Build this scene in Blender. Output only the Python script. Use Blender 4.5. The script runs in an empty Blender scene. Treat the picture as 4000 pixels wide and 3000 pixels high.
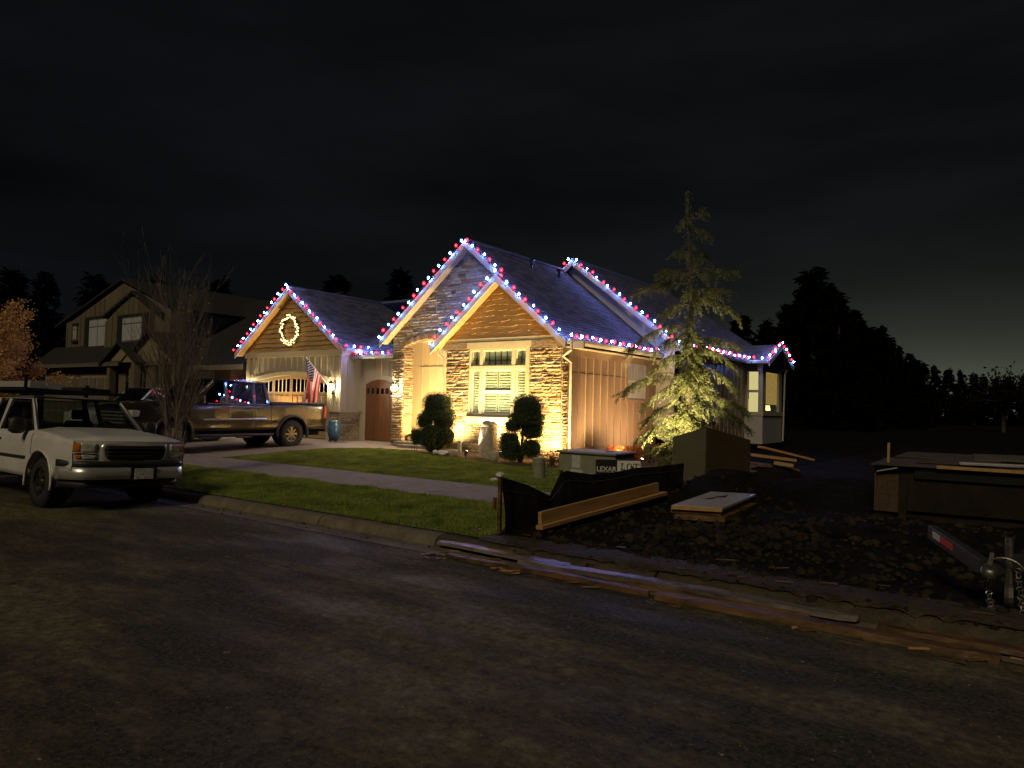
import bpy, math, random
import numpy as np
from mathutils import Vector, Matrix, Euler
random.seed(7); RNG = np.random.default_rng(7)
S = bpy.context.scene
COL = S.collection
R = math.radians

# ---------------------------------------------------------------- camera
YAW, PITCH, ROLL, FPX = R(36.2), R(1.78), R(1.29), 2800.0
_r0 = Vector((math.cos(YAW), math.sin(YAW), 0)); _fh = Vector((-math.sin(YAW), math.cos(YAW), 0)); _up = Vector((0, 0, 1))
_f = _fh * math.cos(PITCH) + _up * math.sin(PITCH)
_u0 = _up * math.cos(PITCH) - _fh * math.sin(PITCH)
_r = _r0 * math.cos(ROLL) + _u0 * math.sin(ROLL)
_u = _u0 * math.cos(ROLL) - _r0 * math.sin(ROLL)
cd = bpy.data.cameras.new('camera'); cam = bpy.data.objects.new('camera', cd); COL.objects.link(cam)
cam.matrix_world = Matrix(((_r.x, _u.x, -_f.x, 0), (_r.y, _u.y, -_f.y, 0), (_r.z, _u.z, -_f.z, 1.6), (0, 0, 0, 1)))
cd.sensor_fit = 'HORIZONTAL'; cd.sensor_width = 36; cd.lens = FPX / 4000 * 36
cd.clip_start = .05; cd.clip_end = 3000
S.camera = cam

# ---------------------------------------------------------------- world: night sky, town glow low beyond the lot
W = bpy.data.worlds.new('World'); S.world = W; W.use_nodes = True
wt = W.node_tree; wt.nodes.clear()
def wn(t, **k):
    n = wt.nodes.new(t)
    for a, b in k.items(): setattr(n, a, b)
    return n
def wl(a, b): wt.links.new(a, b)
def wmath(op, a, b=None, c=None):
    n = wn('ShaderNodeMath', operation=op)
    for i, v in enumerate((a, b, c)):
        if v is None: continue
        if isinstance(v, (int, float)): n.inputs[i].default_value = v
        else: wl(v, n.inputs[i])
    return n.outputs[0]
tc = wn('ShaderNodeTexCoord'); sep = wn('ShaderNodeSeparateXYZ'); wl(tc.outputs['Generated'], sep.inputs[0])
elev = wmath('MAXIMUM', sep.outputs[2], 0.0)
dotn = wn('ShaderNodeVectorMath', operation='DOT_PRODUCT'); wl(tc.outputs['Generated'], dotn.inputs[0]); dotn.inputs[1].default_value = (.16, .987, 0)
az = wmath('POWER', wmath('MAXIMUM', dotn.outputs['Value'], 0.0), 3.0)
dot2 = wn('ShaderNodeVectorMath', operation='DOT_PRODUCT'); wl(tc.outputs['Generated'], dot2.inputs[0]); dot2.inputs[1].default_value = (-.07, .9975, 0)
az2 = wmath('POWER', wmath('MAXIMUM', dot2.outputs['Value'], 0.0), 22.0)
mp = wn('ShaderNodeMapping'); mp.inputs['Scale'].default_value = (1.6, 1.6, 7); wl(tc.outputs['Generated'], mp.inputs[0])
cl = wn('ShaderNodeTexNoise'); cl.inputs['Scale'].default_value = 1.7; cl.inputs['Detail'].default_value = 5; wl(mp.outputs[0], cl.inputs[0])
cloud = wmath('MULTIPLY_ADD', cl.outputs['Fac'], 1.7, .15)
glow = wmath('MULTIPLY', wmath('POWER', 2.718, wmath('MULTIPLY', elev, -20.0)), wmath('MULTIPLY', az2, .17))
haze_ = wmath('MULTIPLY', wmath('POWER', 2.718, wmath('MULTIPLY', elev, -2.2)), wmath('MULTIPLY', az, .0056))
def vmul(colr, fac):
    n = wn('ShaderNodeVectorMath', operation='SCALE'); n.inputs[0].default_value = colr; wl(fac, n.inputs['Scale']); return n.outputs[0]
def vadd(a, b):
    n = wn('ShaderNodeVectorMath', operation='ADD'); wl(a, n.inputs[0]); wl(b, n.inputs[1]); return n.outputs[0]
sky = wn('ShaderNodeTexSky', sky_type='NISHITA'); sky.sun_disc = False; sky.sun_elevation = R(38); sky.sun_rotation = R(165)
skm = wn('ShaderNodeVectorMath', operation='SCALE'); wl(sky.outputs[0], skm.inputs[0]); skm.inputs['Scale'].default_value = .00004
base = vmul((.0032, .0038, .0046), cloud)
tot = vadd(vadd(skm.outputs[0], base), vadd(vmul((.92, 1.0, .68), glow), vmul((.92, 1.0, .88), wmath('MULTIPLY', haze_, cloud))))
bg = wn('ShaderNodeBackground'); wl(tot, bg.inputs[0]); bg.inputs[1].default_value = 1.0
wo = wn('ShaderNodeOutputWorld'); wl(bg.outputs[0], wo.inputs[0])

# dim warm street light reaching the place from behind the photographer
sd = bpy.data.lights.new('sun', 'SUN'); sd.energy = .88; sd.angle = R(14); sd.color = (1, .83, .55)
sun = bpy.data.objects.new('sun', sd); COL.objects.link(sun)
sun.rotation_euler = Vector((-.20, .80, -.62)).to_track_quat('-Z', 'Y').to_euler()

vs = S.view_settings; vs.view_transform = 'Standard'; vs.look = 'None'; vs.gamma = 1; vs.exposure = 0; vs.use_curve_mapping = False
S.cycles.use_denoising = True
S.cycles.max_bounces = 6; S.cycles.diffuse_bounces = 3; S.cycles.glossy_bounces = 3; S.cycles.transmission_bounces = 4; S.cycles.transparent_max_bounces = 12
S.cycles.sample_clamp_indirect = 4.0; S.cycles.caustics_reflective = False; S.cycles.caustics_refractive = False
S.cycles.use_light_tree = True

# ---------------------------------------------------------------- materials
def mat(name, col, rough=.65, var=.18, scale=6, bump=0.0, bscale=60, metal=0, coat=0, col2=None, spec=.5, stretch=None, detail=5, dist=.01):
    m = bpy.data.materials.new(name); m.use_nodes = True
    t = m.node_tree; b = t.nodes['Principled BSDF']
    b.inputs['Roughness'].default_value = rough; b.inputs['Metallic'].default_value = metal
    b.inputs['Coat Weight'].default_value = coat; b.inputs['Coat Roughness'].default_value = .05
    b.inputs['Specular IOR Level'].default_value = spec
    c = Vector(col); c2 = Vector(col2) if col2 else c * (1 + var); c1 = c * (1 - var) if not col2 else c
    g = t.nodes.new('ShaderNodeNewGeometry'); mp = t.nodes.new('ShaderNodeMapping')
    mp.inputs['Scale'].default_value = stretch or (1, 1, 1)
    t.links.new(g.outputs['Position'], mp.inputs[0])
    n = t.nodes.new('ShaderNodeTexNoise'); n.inputs['Scale'].default_value = scale; n.inputs['Detail'].default_value = detail; n.inputs['Roughness'].default_value = .62
    t.links.new(mp.outputs[0], n.inputs['Vector'])
    rp = t.nodes.new('ShaderNodeValToRGB'); rp.color_ramp.elements[0].position = .32; rp.color_ramp.elements[1].position = .68
    rp.color_ramp.elements[0].color = (*c1, 1); rp.color_ramp.elements[1].color = (*[min(1, v) for v in c2], 1)
    t.links.new(n.outputs['Fac'], rp.inputs[0]); t.links.new(rp.outputs[0], b.inputs['Base Color'])
    if bump:
        n2 = t.nodes.new('ShaderNodeTexNoise'); n2.inputs['Scale'].default_value = bscale; n2.inputs['Detail'].default_value = 4
        t.links.new(mp.outputs[0], n2.inputs['Vector'])
        bp = t.nodes.new('ShaderNodeBump'); bp.inputs['Strength'].default_value = bump; bp.inputs['Distance'].default_value = dist
        t.links.new(n2.outputs['Fac'], bp.inputs['Height']); t.links.new(bp.outputs[0], b.inputs['Normal'])
    return m
def emis(name, col, strength):
    m = bpy.data.materials.new(name); m.use_nodes = True; t = m.node_tree; t.nodes.clear()
    e = t.nodes.new('ShaderNodeEmission'); e.inputs[0].default_value = (*col, 1); e.inputs[1].default_value = strength
    o = t.nodes.new('ShaderNodeOutputMaterial'); t.links.new(e.outputs[0], o.inputs[0]); return m
def glowshell(name, col, strength, clear=.6):
    m = bpy.data.materials.new(name); m.use_nodes = True; t = m.node_tree; t.nodes.clear()
    e = t.nodes.new('ShaderNodeEmission'); e.inputs[0].default_value = (*col, 1); e.inputs[1].default_value = strength
    tr = t.nodes.new('ShaderNodeBsdfTransparent'); mx = t.nodes.new('ShaderNodeMixShader'); mx.inputs[0].default_value = clear
    t.links.new(e.outputs[0], mx.inputs[1]); t.links.new(tr.outputs[0], mx.inputs[2])
    o = t.nodes.new('ShaderNodeOutputMaterial'); t.links.new(mx.outputs[0], o.inputs[0]); return m
def glass(name, tint=(.9, .95, .92), refl=.12, rough=.02):
    m = bpy.data.materials.new(name); m.use_nodes = True; t = m.node_tree; t.nodes.clear()
    tr = t.nodes.new('ShaderNodeBsdfTransparent'); tr.inputs[0].default_value = (*tint, 1)
    gl = t.nodes.new('ShaderNodeBsdfGlossy'); gl.inputs['Roughness'].default_value = rough
    fr = t.nodes.new('ShaderNodeFresnel'); gg = t.nodes.new('ShaderNodeNewGeometry'); io = t.nodes.new('ShaderNodeMapRange'); io.inputs[3].default_value = 1.5; io.inputs[4].default_value = 1 / 1.5
    t.links.new(gg.outputs['Backfacing'], io.inputs[0]); t.links.new(io.outputs[0], fr.inputs[0])
    ad = t.nodes.new('ShaderNodeMath'); ad.operation = 'ADD'; ad.inputs[1].default_value = refl; ad.use_clamp = True; t.links.new(fr.outputs[0], ad.inputs[0])
    mx = t.nodes.new('ShaderNodeMixShader'); t.links.new(ad.outputs[0], mx.inputs[0]); t.links.new(tr.outputs[0], mx.inputs[1]); t.links.new(gl.outputs[0], mx.inputs[2])
    o = t.nodes.new('ShaderNodeOutputMaterial'); t.links.new(mx.outputs[0], o.inputs[0]); return m
def leafmat(name, col, col2, rough=.6, scale=3, trans=.25, spec=.3):
    m = mat(name, col, rough, scale=scale, col2=col2, detail=3, spec=spec)
    t = m.node_tree; b = t.nodes['Principled BSDF']; o = t.nodes['Material Output']
    tl = t.nodes.new('ShaderNodeBsdfTranslucent'); mx = t.nodes.new('ShaderNodeMixShader'); mx.inputs[0].default_value = trans
    src = b.inputs['Base Color'].links[0].from_socket; t.links.new(src, tl.inputs[0])
    t.links.new(b.outputs[0], mx.inputs[1]); t.links.new(tl.outputs[0], mx.inputs[2]); t.links.new(mx.outputs[0], o.inputs[0]); return m

def asphalt():
    m = bpy.data.materials.new('asphalt'); m.use_nodes = True; t = m.node_tree; b = t.nodes['Principled BSDF']; L = t.links.new
    g = t.nodes.new('ShaderNodeNewGeometry')
    def noise(sc, det, stretch=(1, 1, 1), rough=.6):
        mp = t.nodes.new('ShaderNodeMapping'); mp.inputs['Scale'].default_value = stretch; mp.inputs['Rotation'].default_value = (0, 0, .12); L(g.outputs['Position'], mp.inputs[0])
        n = t.nodes.new('ShaderNodeTexNoise'); n.inputs['Scale'].default_value = sc; n.inputs['Detail'].default_value = det; n.inputs['Roughness'].default_value = rough; L(mp.outputs[0], n.inputs['Vector']); return n.outputs['Fac']
    def ramp(f, p0, c0, p1, c1):
        r = t.nodes.new('ShaderNodeValToRGB'); r.color_ramp.elements[0].position = p0; r.color_ramp.elements[0].color = (*c0, 1); r.color_ramp.elements[1].position = p1; r.color_ramp.elements[1].color = (*c1, 1); L(f, r.inputs[0]); return r.outputs[0]
    def mix(f, x, y):
        n = t.nodes.new('ShaderNodeMix'); n.data_type = 'RGBA'; L(f, n.inputs[0]); L(x, n.inputs[6]); L(y, n.inputs[7]); return n.outputs[2]
    basec = ramp(noise(30, 8, rough=.75), .37, (.013, .012, .009), .68, (.105, .095, .064))          # fine aggregate
    mud = ramp(noise(13, 9, rough=.75), .35, (.040, .035, .018), .66, (.205, .180, .104))             # dried mud film
    mk = ramp(noise(.75, 10, (.45, 1.2, 1), .74), .46, (0, 0, 0), .58, (1, 1, 1))           # tyre dragged patches
    c = mix(mk, basec, mud)
    speck = ramp(noise(48, 2), .70, (0, 0, 0), .74, (1, 1, 1)); sp2 = t.nodes.new('ShaderNodeRGB'); sp2.outputs[0].default_value = (.34, .30, .22, 1)
    c = mix(speck, c, sp2.outputs[0]); L(c, b.inputs['Base Color'])
    rr = ramp(noise(1.3, 6, (.5, 1.2, 1)), .38, (.62, .62, .62), .62, (.92, .92, .92)); L(rr, b.inputs['Roughness']); b.inputs['Specular IOR Level'].default_value = .14
    bp = t.nodes.new('ShaderNodeBump'); bp.inputs['Strength'].default_value = .8; bp.inputs['Distance'].default_value = .012; L(noise(75, 6), bp.inputs['Height']); L(bp.outputs[0], b.inputs['Normal'])
    return m
m_asphalt = asphalt()
m_conc = mat('concrete', (.19, .165, .135), .85, scale=3, col2=(.28, .245, .20), bump=.3, bscale=80, detail=8)
m_curb = mat('curb concrete', (.10, .082, .052), .85, scale=4, col2=(.19, .16, .108), bump=.4, bscale=50, detail=8)
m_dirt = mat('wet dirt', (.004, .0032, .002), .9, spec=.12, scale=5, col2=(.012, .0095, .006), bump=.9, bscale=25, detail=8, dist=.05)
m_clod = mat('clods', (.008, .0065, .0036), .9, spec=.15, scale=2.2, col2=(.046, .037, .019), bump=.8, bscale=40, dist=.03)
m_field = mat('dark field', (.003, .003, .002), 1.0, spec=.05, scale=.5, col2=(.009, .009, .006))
m_bed = mat('bark mulch', (.035, .02, .012), .95, scale=25, col2=(.09, .05, .028), bump=.8, bscale=70)
m_lawn = mat('lawn soil', (.06, .09, .012), .95, scale=8, col2=(.11, .15, .024), bump=.6, bscale=60)
m_grass = leafmat('grass', (.125, .19, .022), (.34, .39, .07), .55, scale=2.3, trans=.35)
m_drive = mat('driveway aggregate', (.20, .165, .125), .8, scale=60, col2=(.34, .28, .21), bump=.5, bscale=150)
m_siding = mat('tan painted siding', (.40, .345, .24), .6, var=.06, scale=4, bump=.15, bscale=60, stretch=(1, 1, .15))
m_trim = mat('trim paint', (.40, .36, .255), .55, var=.07, scale=5)
m_fascia = mat('fascia paint', (.42, .40, .37), .5, var=.06, scale=5)
m_white = mat('white frame', (.66, .63, .54), .4, var=.03)
m_cedar = mat('stained board', (.32, .205, .085), .6, scale=7, col2=(.43, .29, .125), stretch=(.35, 1, 3), bump=.3, bscale=30)
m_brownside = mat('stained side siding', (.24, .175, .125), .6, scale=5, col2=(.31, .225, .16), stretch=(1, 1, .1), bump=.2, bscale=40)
m_grayside = mat('plain light siding', (.36, .335, .32), .7, var=.06, scale=3)
m_wooddoor = mat('wood door', (.115, .048, .022), .42, scale=14, col2=(.20, .09, .042), stretch=(1, 1, .06), bump=.1)
m_garage = mat('garage door wood', (.24, .17, .10), .5, scale=9, col2=(.33, .235, .14), stretch=(.1, 1, 1))
m_wetsheen = mat('pale wet board', (.05, .032, .018), .28, scale=3.0, col2=(.24, .20, .19), stretch=(.7, 3, 3), bump=.4, bscale=30)  # pale tones paint the bluish sheen of the wet wood into its colour
m_shingle = [mat('shingle%d' % i, c, .85, var=.25, scale=40, bump=.5, bscale=200) for i, c in enumerate(((.085, .09, .125), (.115, .12, .155), (.06, .064, .09)))]
_sc = [(.30, .225, .14), (.36, .29, .19), (.24, .165, .095), (.40, .34, .25), (.20, .155, .115), (.29, .26, .215), (.17, .10, .055), (.46, .45, .44), (.37, .36, .36)]  # last two greys: gable stone with the bulb light painted in
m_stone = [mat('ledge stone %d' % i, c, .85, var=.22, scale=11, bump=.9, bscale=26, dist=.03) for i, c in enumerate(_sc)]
m_mortar = mat('mortar', (.10, .085, .06), .95)
m_black = mat('black metal', (.012, .012, .012), .4, var=.1)
m_rubber = mat('tyre rubber', (.022, .021, .02), .85, var=.25, scale=30, bump=.3, bscale=60)
m_darkgap = mat('dark seam', (.006, .006, .006), .9)
m_chrome = mat('chrome', (.74, .73, .70), .30, var=.08, metal=.7)
m_alu = mat('alloy', (.30, .27, .22), .35, var=.15, metal=1)
m_wpaint = mat('white truck paint', (.60, .58, .54), .32, scale=2.2, col2=(.72, .70, .66), coat=.5)
m_bpaint = mat('dark brown truck paint', (.020, .015, .011), .30, scale=40, var=.12, metal=.2, coat=1)
m_dpaint = mat('black car paint', (.012, .013, .016), .3, var=.1, coat=1)
m_plastic = mat('dark plastic', (.022, .022, .021), .55, var=.15)
m_carglass = glass('car glass', (.55, .60, .57), .0)
m_darkglass = glass('dark tinted glass', (.07, .075, .08), .06)
m_glass = glass('window glass', (.88, .92, .86), .03)
m_lens = mat('headlight lens', (.30, .28, .24), .15, scale=45, col2=(.80, .77, .70), metal=.3)
m_amber = mat('amber lens', (.55, .16, .015), .2, scale=20, var=.25)
m_redlens = mat('red lens', (.42, .035, .02), .2, var=.2)
m_plate = mat('licence plate', (.30, .30, .30), .5, scale=55, col2=(.75, .75, .74), stretch=(1, 1, .35))
m_seat = mat('seat cloth', (.05, .047, .043), .9)
m_lumber = mat('fresh lumber', (.34, .185, .062), .7, scale=10, col2=(.50, .29, .11), stretch=(2.5, .18, 2.5), bump=.3)
m_wetboard = mat('wet muddy board', (.030, .018, .008), .5, scale=3.2, col2=(.20, .105, .042), stretch=(.8, 4, 3), bump=.4, bscale=30)
m_ply = mat('weathered plywood', (.045, .034, .018), .75, scale=3, col2=(.085, .062, .032), bump=.2)
m_plywet = mat('pale wet board', (.30, .29, .30), .3, scale=3, col2=(.42, .41, .42), bump=.2)
m_osb = mat('strand board', (.040, .024, .010), .8, scale=26, col2=(.085, .052, .020), bump=.4)
m_olive = mat('olive sheet', (.095, .088, .050), .6, var=.12, scale=3)
m_silt = mat('black silt cloth', (.010, .010, .011), .42, scale=12, var=.4, bump=.5, bscale=14, dist=.03)
m_utility = mat('utility green', (.20, .20, .13), .5, scale=5, col2=(.26, .255, .175))
m_pedestal = mat('pedestal plastic', (.23, .245, .17), .55, var=.1)
m_label = mat('printed sticker', (.30, .30, .28), .6, scale=50, col2=(.62, .61, .57), stretch=(2, 2, .6))
m_paper = mat('white sign', (.66, .65, .60), .5, var=.03)
m_ink = mat('black ink', (.008, .008, .008), .5)
m_signtext = mat('white ink', (.55, .54, .50), .6)
m_bark = mat('bark', (.055, .042, .030), .9, scale=20, var=.4, bump=.8, bscale=30, stretch=(1, 1, .3))
m_twig = mat('bare twig', (.135, .108, .075), .85, scale=8, var=.35)
m_topleaf = leafmat('topiary leaf', (.050, .082, .024), (.125, .165, .060), .55, scale=9, trans=.15)
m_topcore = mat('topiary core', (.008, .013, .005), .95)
m_cedarleaf = leafmat('weeping cedar leaf', (.045, .058, .020), (.24, .25, .090), .55, scale=5, trans=.3)
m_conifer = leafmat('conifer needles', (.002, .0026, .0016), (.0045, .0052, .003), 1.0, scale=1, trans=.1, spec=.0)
m_orange = leafmat('orange autumn leaf', (.44, .24, .08), (.70, .44, .18), .6, scale=2.5, trans=.3)
m_heather = leafmat('red heather', (.42, .085, .012), (.62, .22, .035), .6, scale=10, trans=.35)
m_dryshrub = leafmat('dry shrub', (.10, .06, .022), (.20, .13, .05), .7, scale=8)
m_rock = mat('garden rock', (.33, .29, .22), .85, scale=8, col2=(.48, .43, .34), bump=.8, bscale=20, dist=.04)
m_whitestone = mat('white stone', (.70, .68, .62), .7, var=.08)
m_blind = mat('shutter', (.60, .60, .54), .6, var=.04)
m_bluepot = mat('blue glaze', (.03, .085, .16), .25, scale=12, col2=(.06, .16, .27), coat=.6)
m_clay = mat('clay', (.36, .12, .05), .8)
m_flagr = mat('flag red', (.50, .022, .026), .75, var=.1); m_flagw = mat('flag white', (.68, .66, .62), .75, var=.06); m_flagb = mat('flag blue', (.016, .025, .085), .75, var=.1)
m_pole = mat('flag pole', (.62, .60, .56), .35, var=.04)
m_nwall = mat('neighbour siding', (.095, .076, .046), .75, scale=2, col2=(.155, .124, .078), stretch=(1, 1, .1))
m_nroof = mat('neighbour roof', (.014, .0135, .013), .9, var=.3, scale=25)
m_ntrim = mat('neighbour trim', (.13, .11, .075), .7)
m_ncream = mat('neighbour cream gable', (.24, .19, .11), .7, var=.1)
m_npane = mat('neighbour curtain', (.30, .32, .34), .35, scale=3, col2=(.48, .51, .52), stretch=(6, 6, .3))
m_brick = mat('neighbour brick', (.13, .07, .045), .85, scale=16, col2=(.20, .115, .075))
m_dkshutter = mat('dark shutter', (.012, .012, .010), .7)
m_tape_w = mat('reflector white', (.70, .72, .68), .4, var=.03); m_tape_r = mat('reflector red', (.66, .075, .03), .4, var=.05)
m_steel = mat('galvanised chain', (.20, .195, .17), .42, scale=40, var=.4, metal=.8)
m_trailer = mat('trailer grey', (.030, .030, .030), .45, scale=6, var=.25)
e_white = emis('cool white bulb core', (.14, .32, 1.0), 980.0); e_red = emis('red bulb core', (1.0, .005, .010), 150.0)
s_white = glowshell('cool white bulb glass', (.07, .27, 1.0), 2.2, .5); s_red = glowshell('red bulb glass', (1.0, .014, .04), 3.2, .5)
e_lantern = emis('lantern bulb', (1.0, .80, .50), 300.0)
e_wreath = emis('wreath bulb', (1.0, .64, .25), 5.5)
e_spot = emis('spotlight lens', (1.0, .86, .62), 40.0)
e_window = emis('lit curtain', (1.0, .80, .38), .9)
e_blind = emis('lit blind', (1.0, .60, .15), .70)
e_tlamp = emis('table lamp shade', (1.0, .66, .25), 5.0)

# ---------------------------------------------------------------- mesh helpers
class MB:
    def __init__(s): s.v = []; s.f = []; s.m = []
    def add(s, vs_, fs, mi=0):
        o = len(s.v); s.v += [tuple(p) for p in vs_]; s.f += [tuple(i + o for i in f) for f in fs]; s.m += [mi] * len(fs); return s
    def box(s, a, b, mi=0):
        x0, y0, z0 = a; x1, y1, z1 = b
        return s.add([(x0, y0, z0), (x1, y0, z0), (x1, y1, z0), (x0, y1, z0), (x0, y0, z1), (x1, y0, z1), (x1, y1, z1), (x0, y1, z1)],
                     [(0, 3, 2, 1), (4, 5, 6, 7), (0, 1, 5, 4), (1, 2, 6, 5), (2, 3, 7, 6), (3, 0, 4, 7)], mi)
    def obox(s, o, ax, ay, az_, mi=0):   # corner + three edge vectors
        o, ax, ay, az_ = map(Vector, (o, ax, ay, az_))
        p = [o, o + ax, o + ax + ay, o + ay]; p += [q + az_ for q in p]
        return s.add(p, [(0, 3, 2, 1), (4, 5, 6, 7), (0, 1, 5, 4), (1, 2, 6, 5), (2, 3, 7, 6), (3, 0, 4, 7)], mi)
    def prism(s, poly, ext, mi=0):       # polygon of 3D points + extrusion vector
        n = len(poly); e = Vector(ext); p = [Vector(q) for q in poly]; q = [a + e for a in p]
        return s.add(p + q, [tuple(range(n))[::-1], tuple(range(n, 2 * n))] + [(i, (i + 1) % n, n + (i + 1) % n, n + i) for i in range(n)], mi)
    def bar(s, a, b, w, h, mi=0, up=(0, 0, 1)):
        a, b = Vector(a), Vector(b); d = (b - a).normalized(); u = Vector(up)
        if abs(d.dot(u)) > .95: u = Vector((1, 0, 0))
        x = d.cross(u).normalized() * w; y = x.cross(d).normalized() * h
        return s.obox(a - x / 2 - y / 2, x, y, b - a, mi)
    def tube(s, pts, rad, n=6, mi=0, cap=True):
        pts = [Vector(p) for p in pts]; k = len(pts); rad = rad if hasattr(rad, '__len__') else [rad] * k
        o = len(s.v); prev = None
        for i, p in enumerate(pts):
            d = (pts[min(i + 1, k - 1)] - pts[max(i - 1, 0)])
            d = d.normalized() if d.length > 1e-9 else Vector((0, 0, 1))
            if prev is None:
                u = Vector((0, 0, 1)) if abs(d.z) < .9 else Vector((1, 0, 0)); x = d.cross(u).normalized()
            else: x = (prev - d * prev.dot(d)); x = x.normalized() if x.length > 1e-6 else d.orthogonal().normalized()
            prev = x; y = d.cross(x)
            for j in range(n):
                a = 2 * math.pi * j / n; s.v.append(tuple(p + x * (math.cos(a) * rad[i]) + y * (math.sin(a) * rad[i])))
        for i in range(k - 1):
            for j in range(n):
                s.f.append((o + i * n + j, o + i * n + (j + 1) % n, o + (i + 1) * n + (j + 1) % n, o + (i + 1) * n + j)); s.m.append(mi)
        if cap:
            s.f.append(tuple(o + j for j in range(n))[::-1]); s.m.append(mi); s.f.append(tuple(o + (k - 1) * n + j for j in range(n))); s.m.append(mi)
        return s
    def lathe(s, prof, c=(0, 0, 0), n=16, axis='z', mi=0):
        o = len(s.v); k = len(prof)
        for (r_, h) in prof:
            for j in range(n):
                a = 2 * math.pi * j / n; x, y = r_ * math.cos(a), r_ * math.sin(a)
                p = (x, y, h) if axis == 'z' else ((x, h, y) if axis == 'y' else (h, x, y))
                s.v.append((p[0] + c[0], p[1] + c[1], p[2] + c[2]))
        for i in range(k - 1):
            for j in range(n):
                s.f.append((o + i * n + j, o + i * n + (j + 1) % n, o + (i + 1) * n + (j + 1) % n, o + (i + 1) * n + j)); s.m.append(mi)
        return s
    def grid(s, fn, nu, nv, mi=0):
        o = len(s.v)
        for i in range(nu + 1):
            for j in range(nv + 1): s.v.append(tuple(fn(i / nu, j / nv)))
        for i in range(nu):
            for j in range(nv):
                a = o + i * (nv + 1) + j; s.f.append((a, a + nv + 1, a + nv + 2, a + 1)); s.m.append(mi)
        return s
    def blob(s, c, rx, ry, rz, nu=10, nv=7, jit=0, p=1.0, mi=0):
        o = len(s.v); c = Vector(c)
        def sp(v): return math.copysign(abs(v) ** p, v)
        for i in range(nv + 1):
            t = math.pi * i / nv
            for j in range(nu):
                a = 2 * math.pi * j / nu; k = 1 + random.uniform(-jit, jit)
                s.v.append(tuple(c + Vector((rx * sp(math.sin(t)) * sp(math.cos(a)), ry * sp(math.sin(t)) * sp(math.sin(a)), rz * sp(math.cos(t)))) * k))
        for i in range(nv):
            for j in range(nu):
                s.f.append((o + i * nu + j, o + (i + 1) * nu + j, o + (i + 1) * nu + (j + 1) % nu, o + i * nu + (j + 1) % nu)); s.m.append(mi)
        return s
    def mesh(s, name, mats, smooth=False):
        me = bpy.data.meshes.new(name); me.from_pydata(s.v, [], s.f); me.validate()
        for m in (mats if isinstance(mats, (list, tuple)) else [mats]): me.materials.append(m)
        if len(me.polygons) == len(s.m): me.polygons.foreach_set('material_index', s.m)
        if smooth: me.polygons.foreach_set('use_smooth', [True] * len(me.polygons))
        me.update(); return me
    def build(s, name, mats, parent=None, smooth=False, bevel=0, local=False, seg=2, **tagk):
        if parent is None and not local:
            a = np.array(s.v); org = Vector(((a[:, 0].min() + a[:, 0].max()) / 2, (a[:, 1].min() + a[:, 1].max()) / 2, a[:, 2].min()))
            s.v = [(p[0] - org.x, p[1] - org.y, p[2] - org.z) for p in s.v]
        else: org = None
        o = bpy.data.objects.new(name, s.mesh(name, mats, smooth)); COL.objects.link(o)
        if org is not None: o.location = org
        if parent is not None: attach(o, parent, local)
        if bevel:
            b = o.modifiers.new('bevel', 'BEVEL'); b.width = bevel; b.segments = seg; b.limit_method = 'ANGLE'
        if tagk: tag(o, **tagk)
        return o
WM = {}
def wmx(o):
    return WM.get(o.name, Matrix.Identity(4))
def attach(o, parent, local=False):
    o.parent = parent
    if not local: o.matrix_parent_inverse = wmx(parent).inverted()
    else: WM[o.name] = wmx(parent)
def tag(o, label=None, cat=None, group=None, kind=None):
    if label: o['label'] = label
    if cat: o['category'] = cat
    if group: o['group'] = group
    if kind: o['kind'] = kind
    return o
def thing(name, loc, label, cat, group=None, rz=0, rx=0, ry=0, kind=None):
    o = bpy.data.objects.new(name, None); COL.objects.link(o); o.empty_display_size = .2
    o.location = loc; o.rotation_euler = (rx, ry, rz)
    WM[o.name] = Matrix.Translation(loc) @ Euler((rx, ry, rz)).to_matrix().to_4x4()
    return tag(o, label, cat, group, kind)
def inst(name, me, parent, m):   # shared mesh placed by a world matrix
    o = bpy.data.objects.new(name, me); COL.objects.link(o)
    if parent is not None: attach(o, parent)
    o.matrix_local = m if parent is None else o.matrix_parent_inverse.inverted() @ (o.matrix_parent_inverse @ m)
    if parent is not None:
        o.matrix_basis = m
    return o
def npmesh(name, V, F, mats, mi=None, smooth=False):   # numpy verts, faces of equal size
    me = bpy.data.meshes.new(name); k = F.shape[1]
    me.vertices.add(len(V)); me.vertices.foreach_set('co', V.astype(np.float32).ravel())
    me.loops.add(F.size); me.loops.foreach_set('vertex_index', F.astype(np.int32).ravel())
    me.polygons.add(len(F)); me.polygons.foreach_set('loop_start', np.arange(0, F.size, k, dtype=np.int32))
    for m in (mats if isinstance(mats, (list, tuple)) else [mats]): me.materials.append(m)
    if mi is not None: me.polygons.foreach_set('material_index', mi.astype(np.int32))
    if smooth: me.polygons.foreach_set('use_smooth', np.ones(len(F), dtype=bool))
    me.update(calc_edges=True); return me
def spotlamp(loc, target, power, col, angle, parent, blend=.6, size=.05, name='spot_beam'):
    l = bpy.data.lights.new(name, 'SPOT'); l.energy = power; l.color = col; l.spot_size = R(angle); l.spot_blend = blend; l.shadow_soft_size = size
    o = bpy.data.objects.new(name, l); COL.objects.link(o)
    m = (Vector(target) - Vector(loc)).to_track_quat('-Z', 'Y').to_matrix().to_4x4(); m.translation = loc
    attach(o, parent); o.matrix_basis = m; return o
def pointlamp(loc, power, col, parent, size=.05, name='lamp_light'):
    l = bpy.data.lights.new(name, 'POINT'); l.energy = power; l.color = col; l.shadow_soft_size = size
    o = bpy.data.objects.new(name, l); COL.objects.link(o); attach(o, parent); o.matrix_basis = Matrix.Translation(loc); return o
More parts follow.
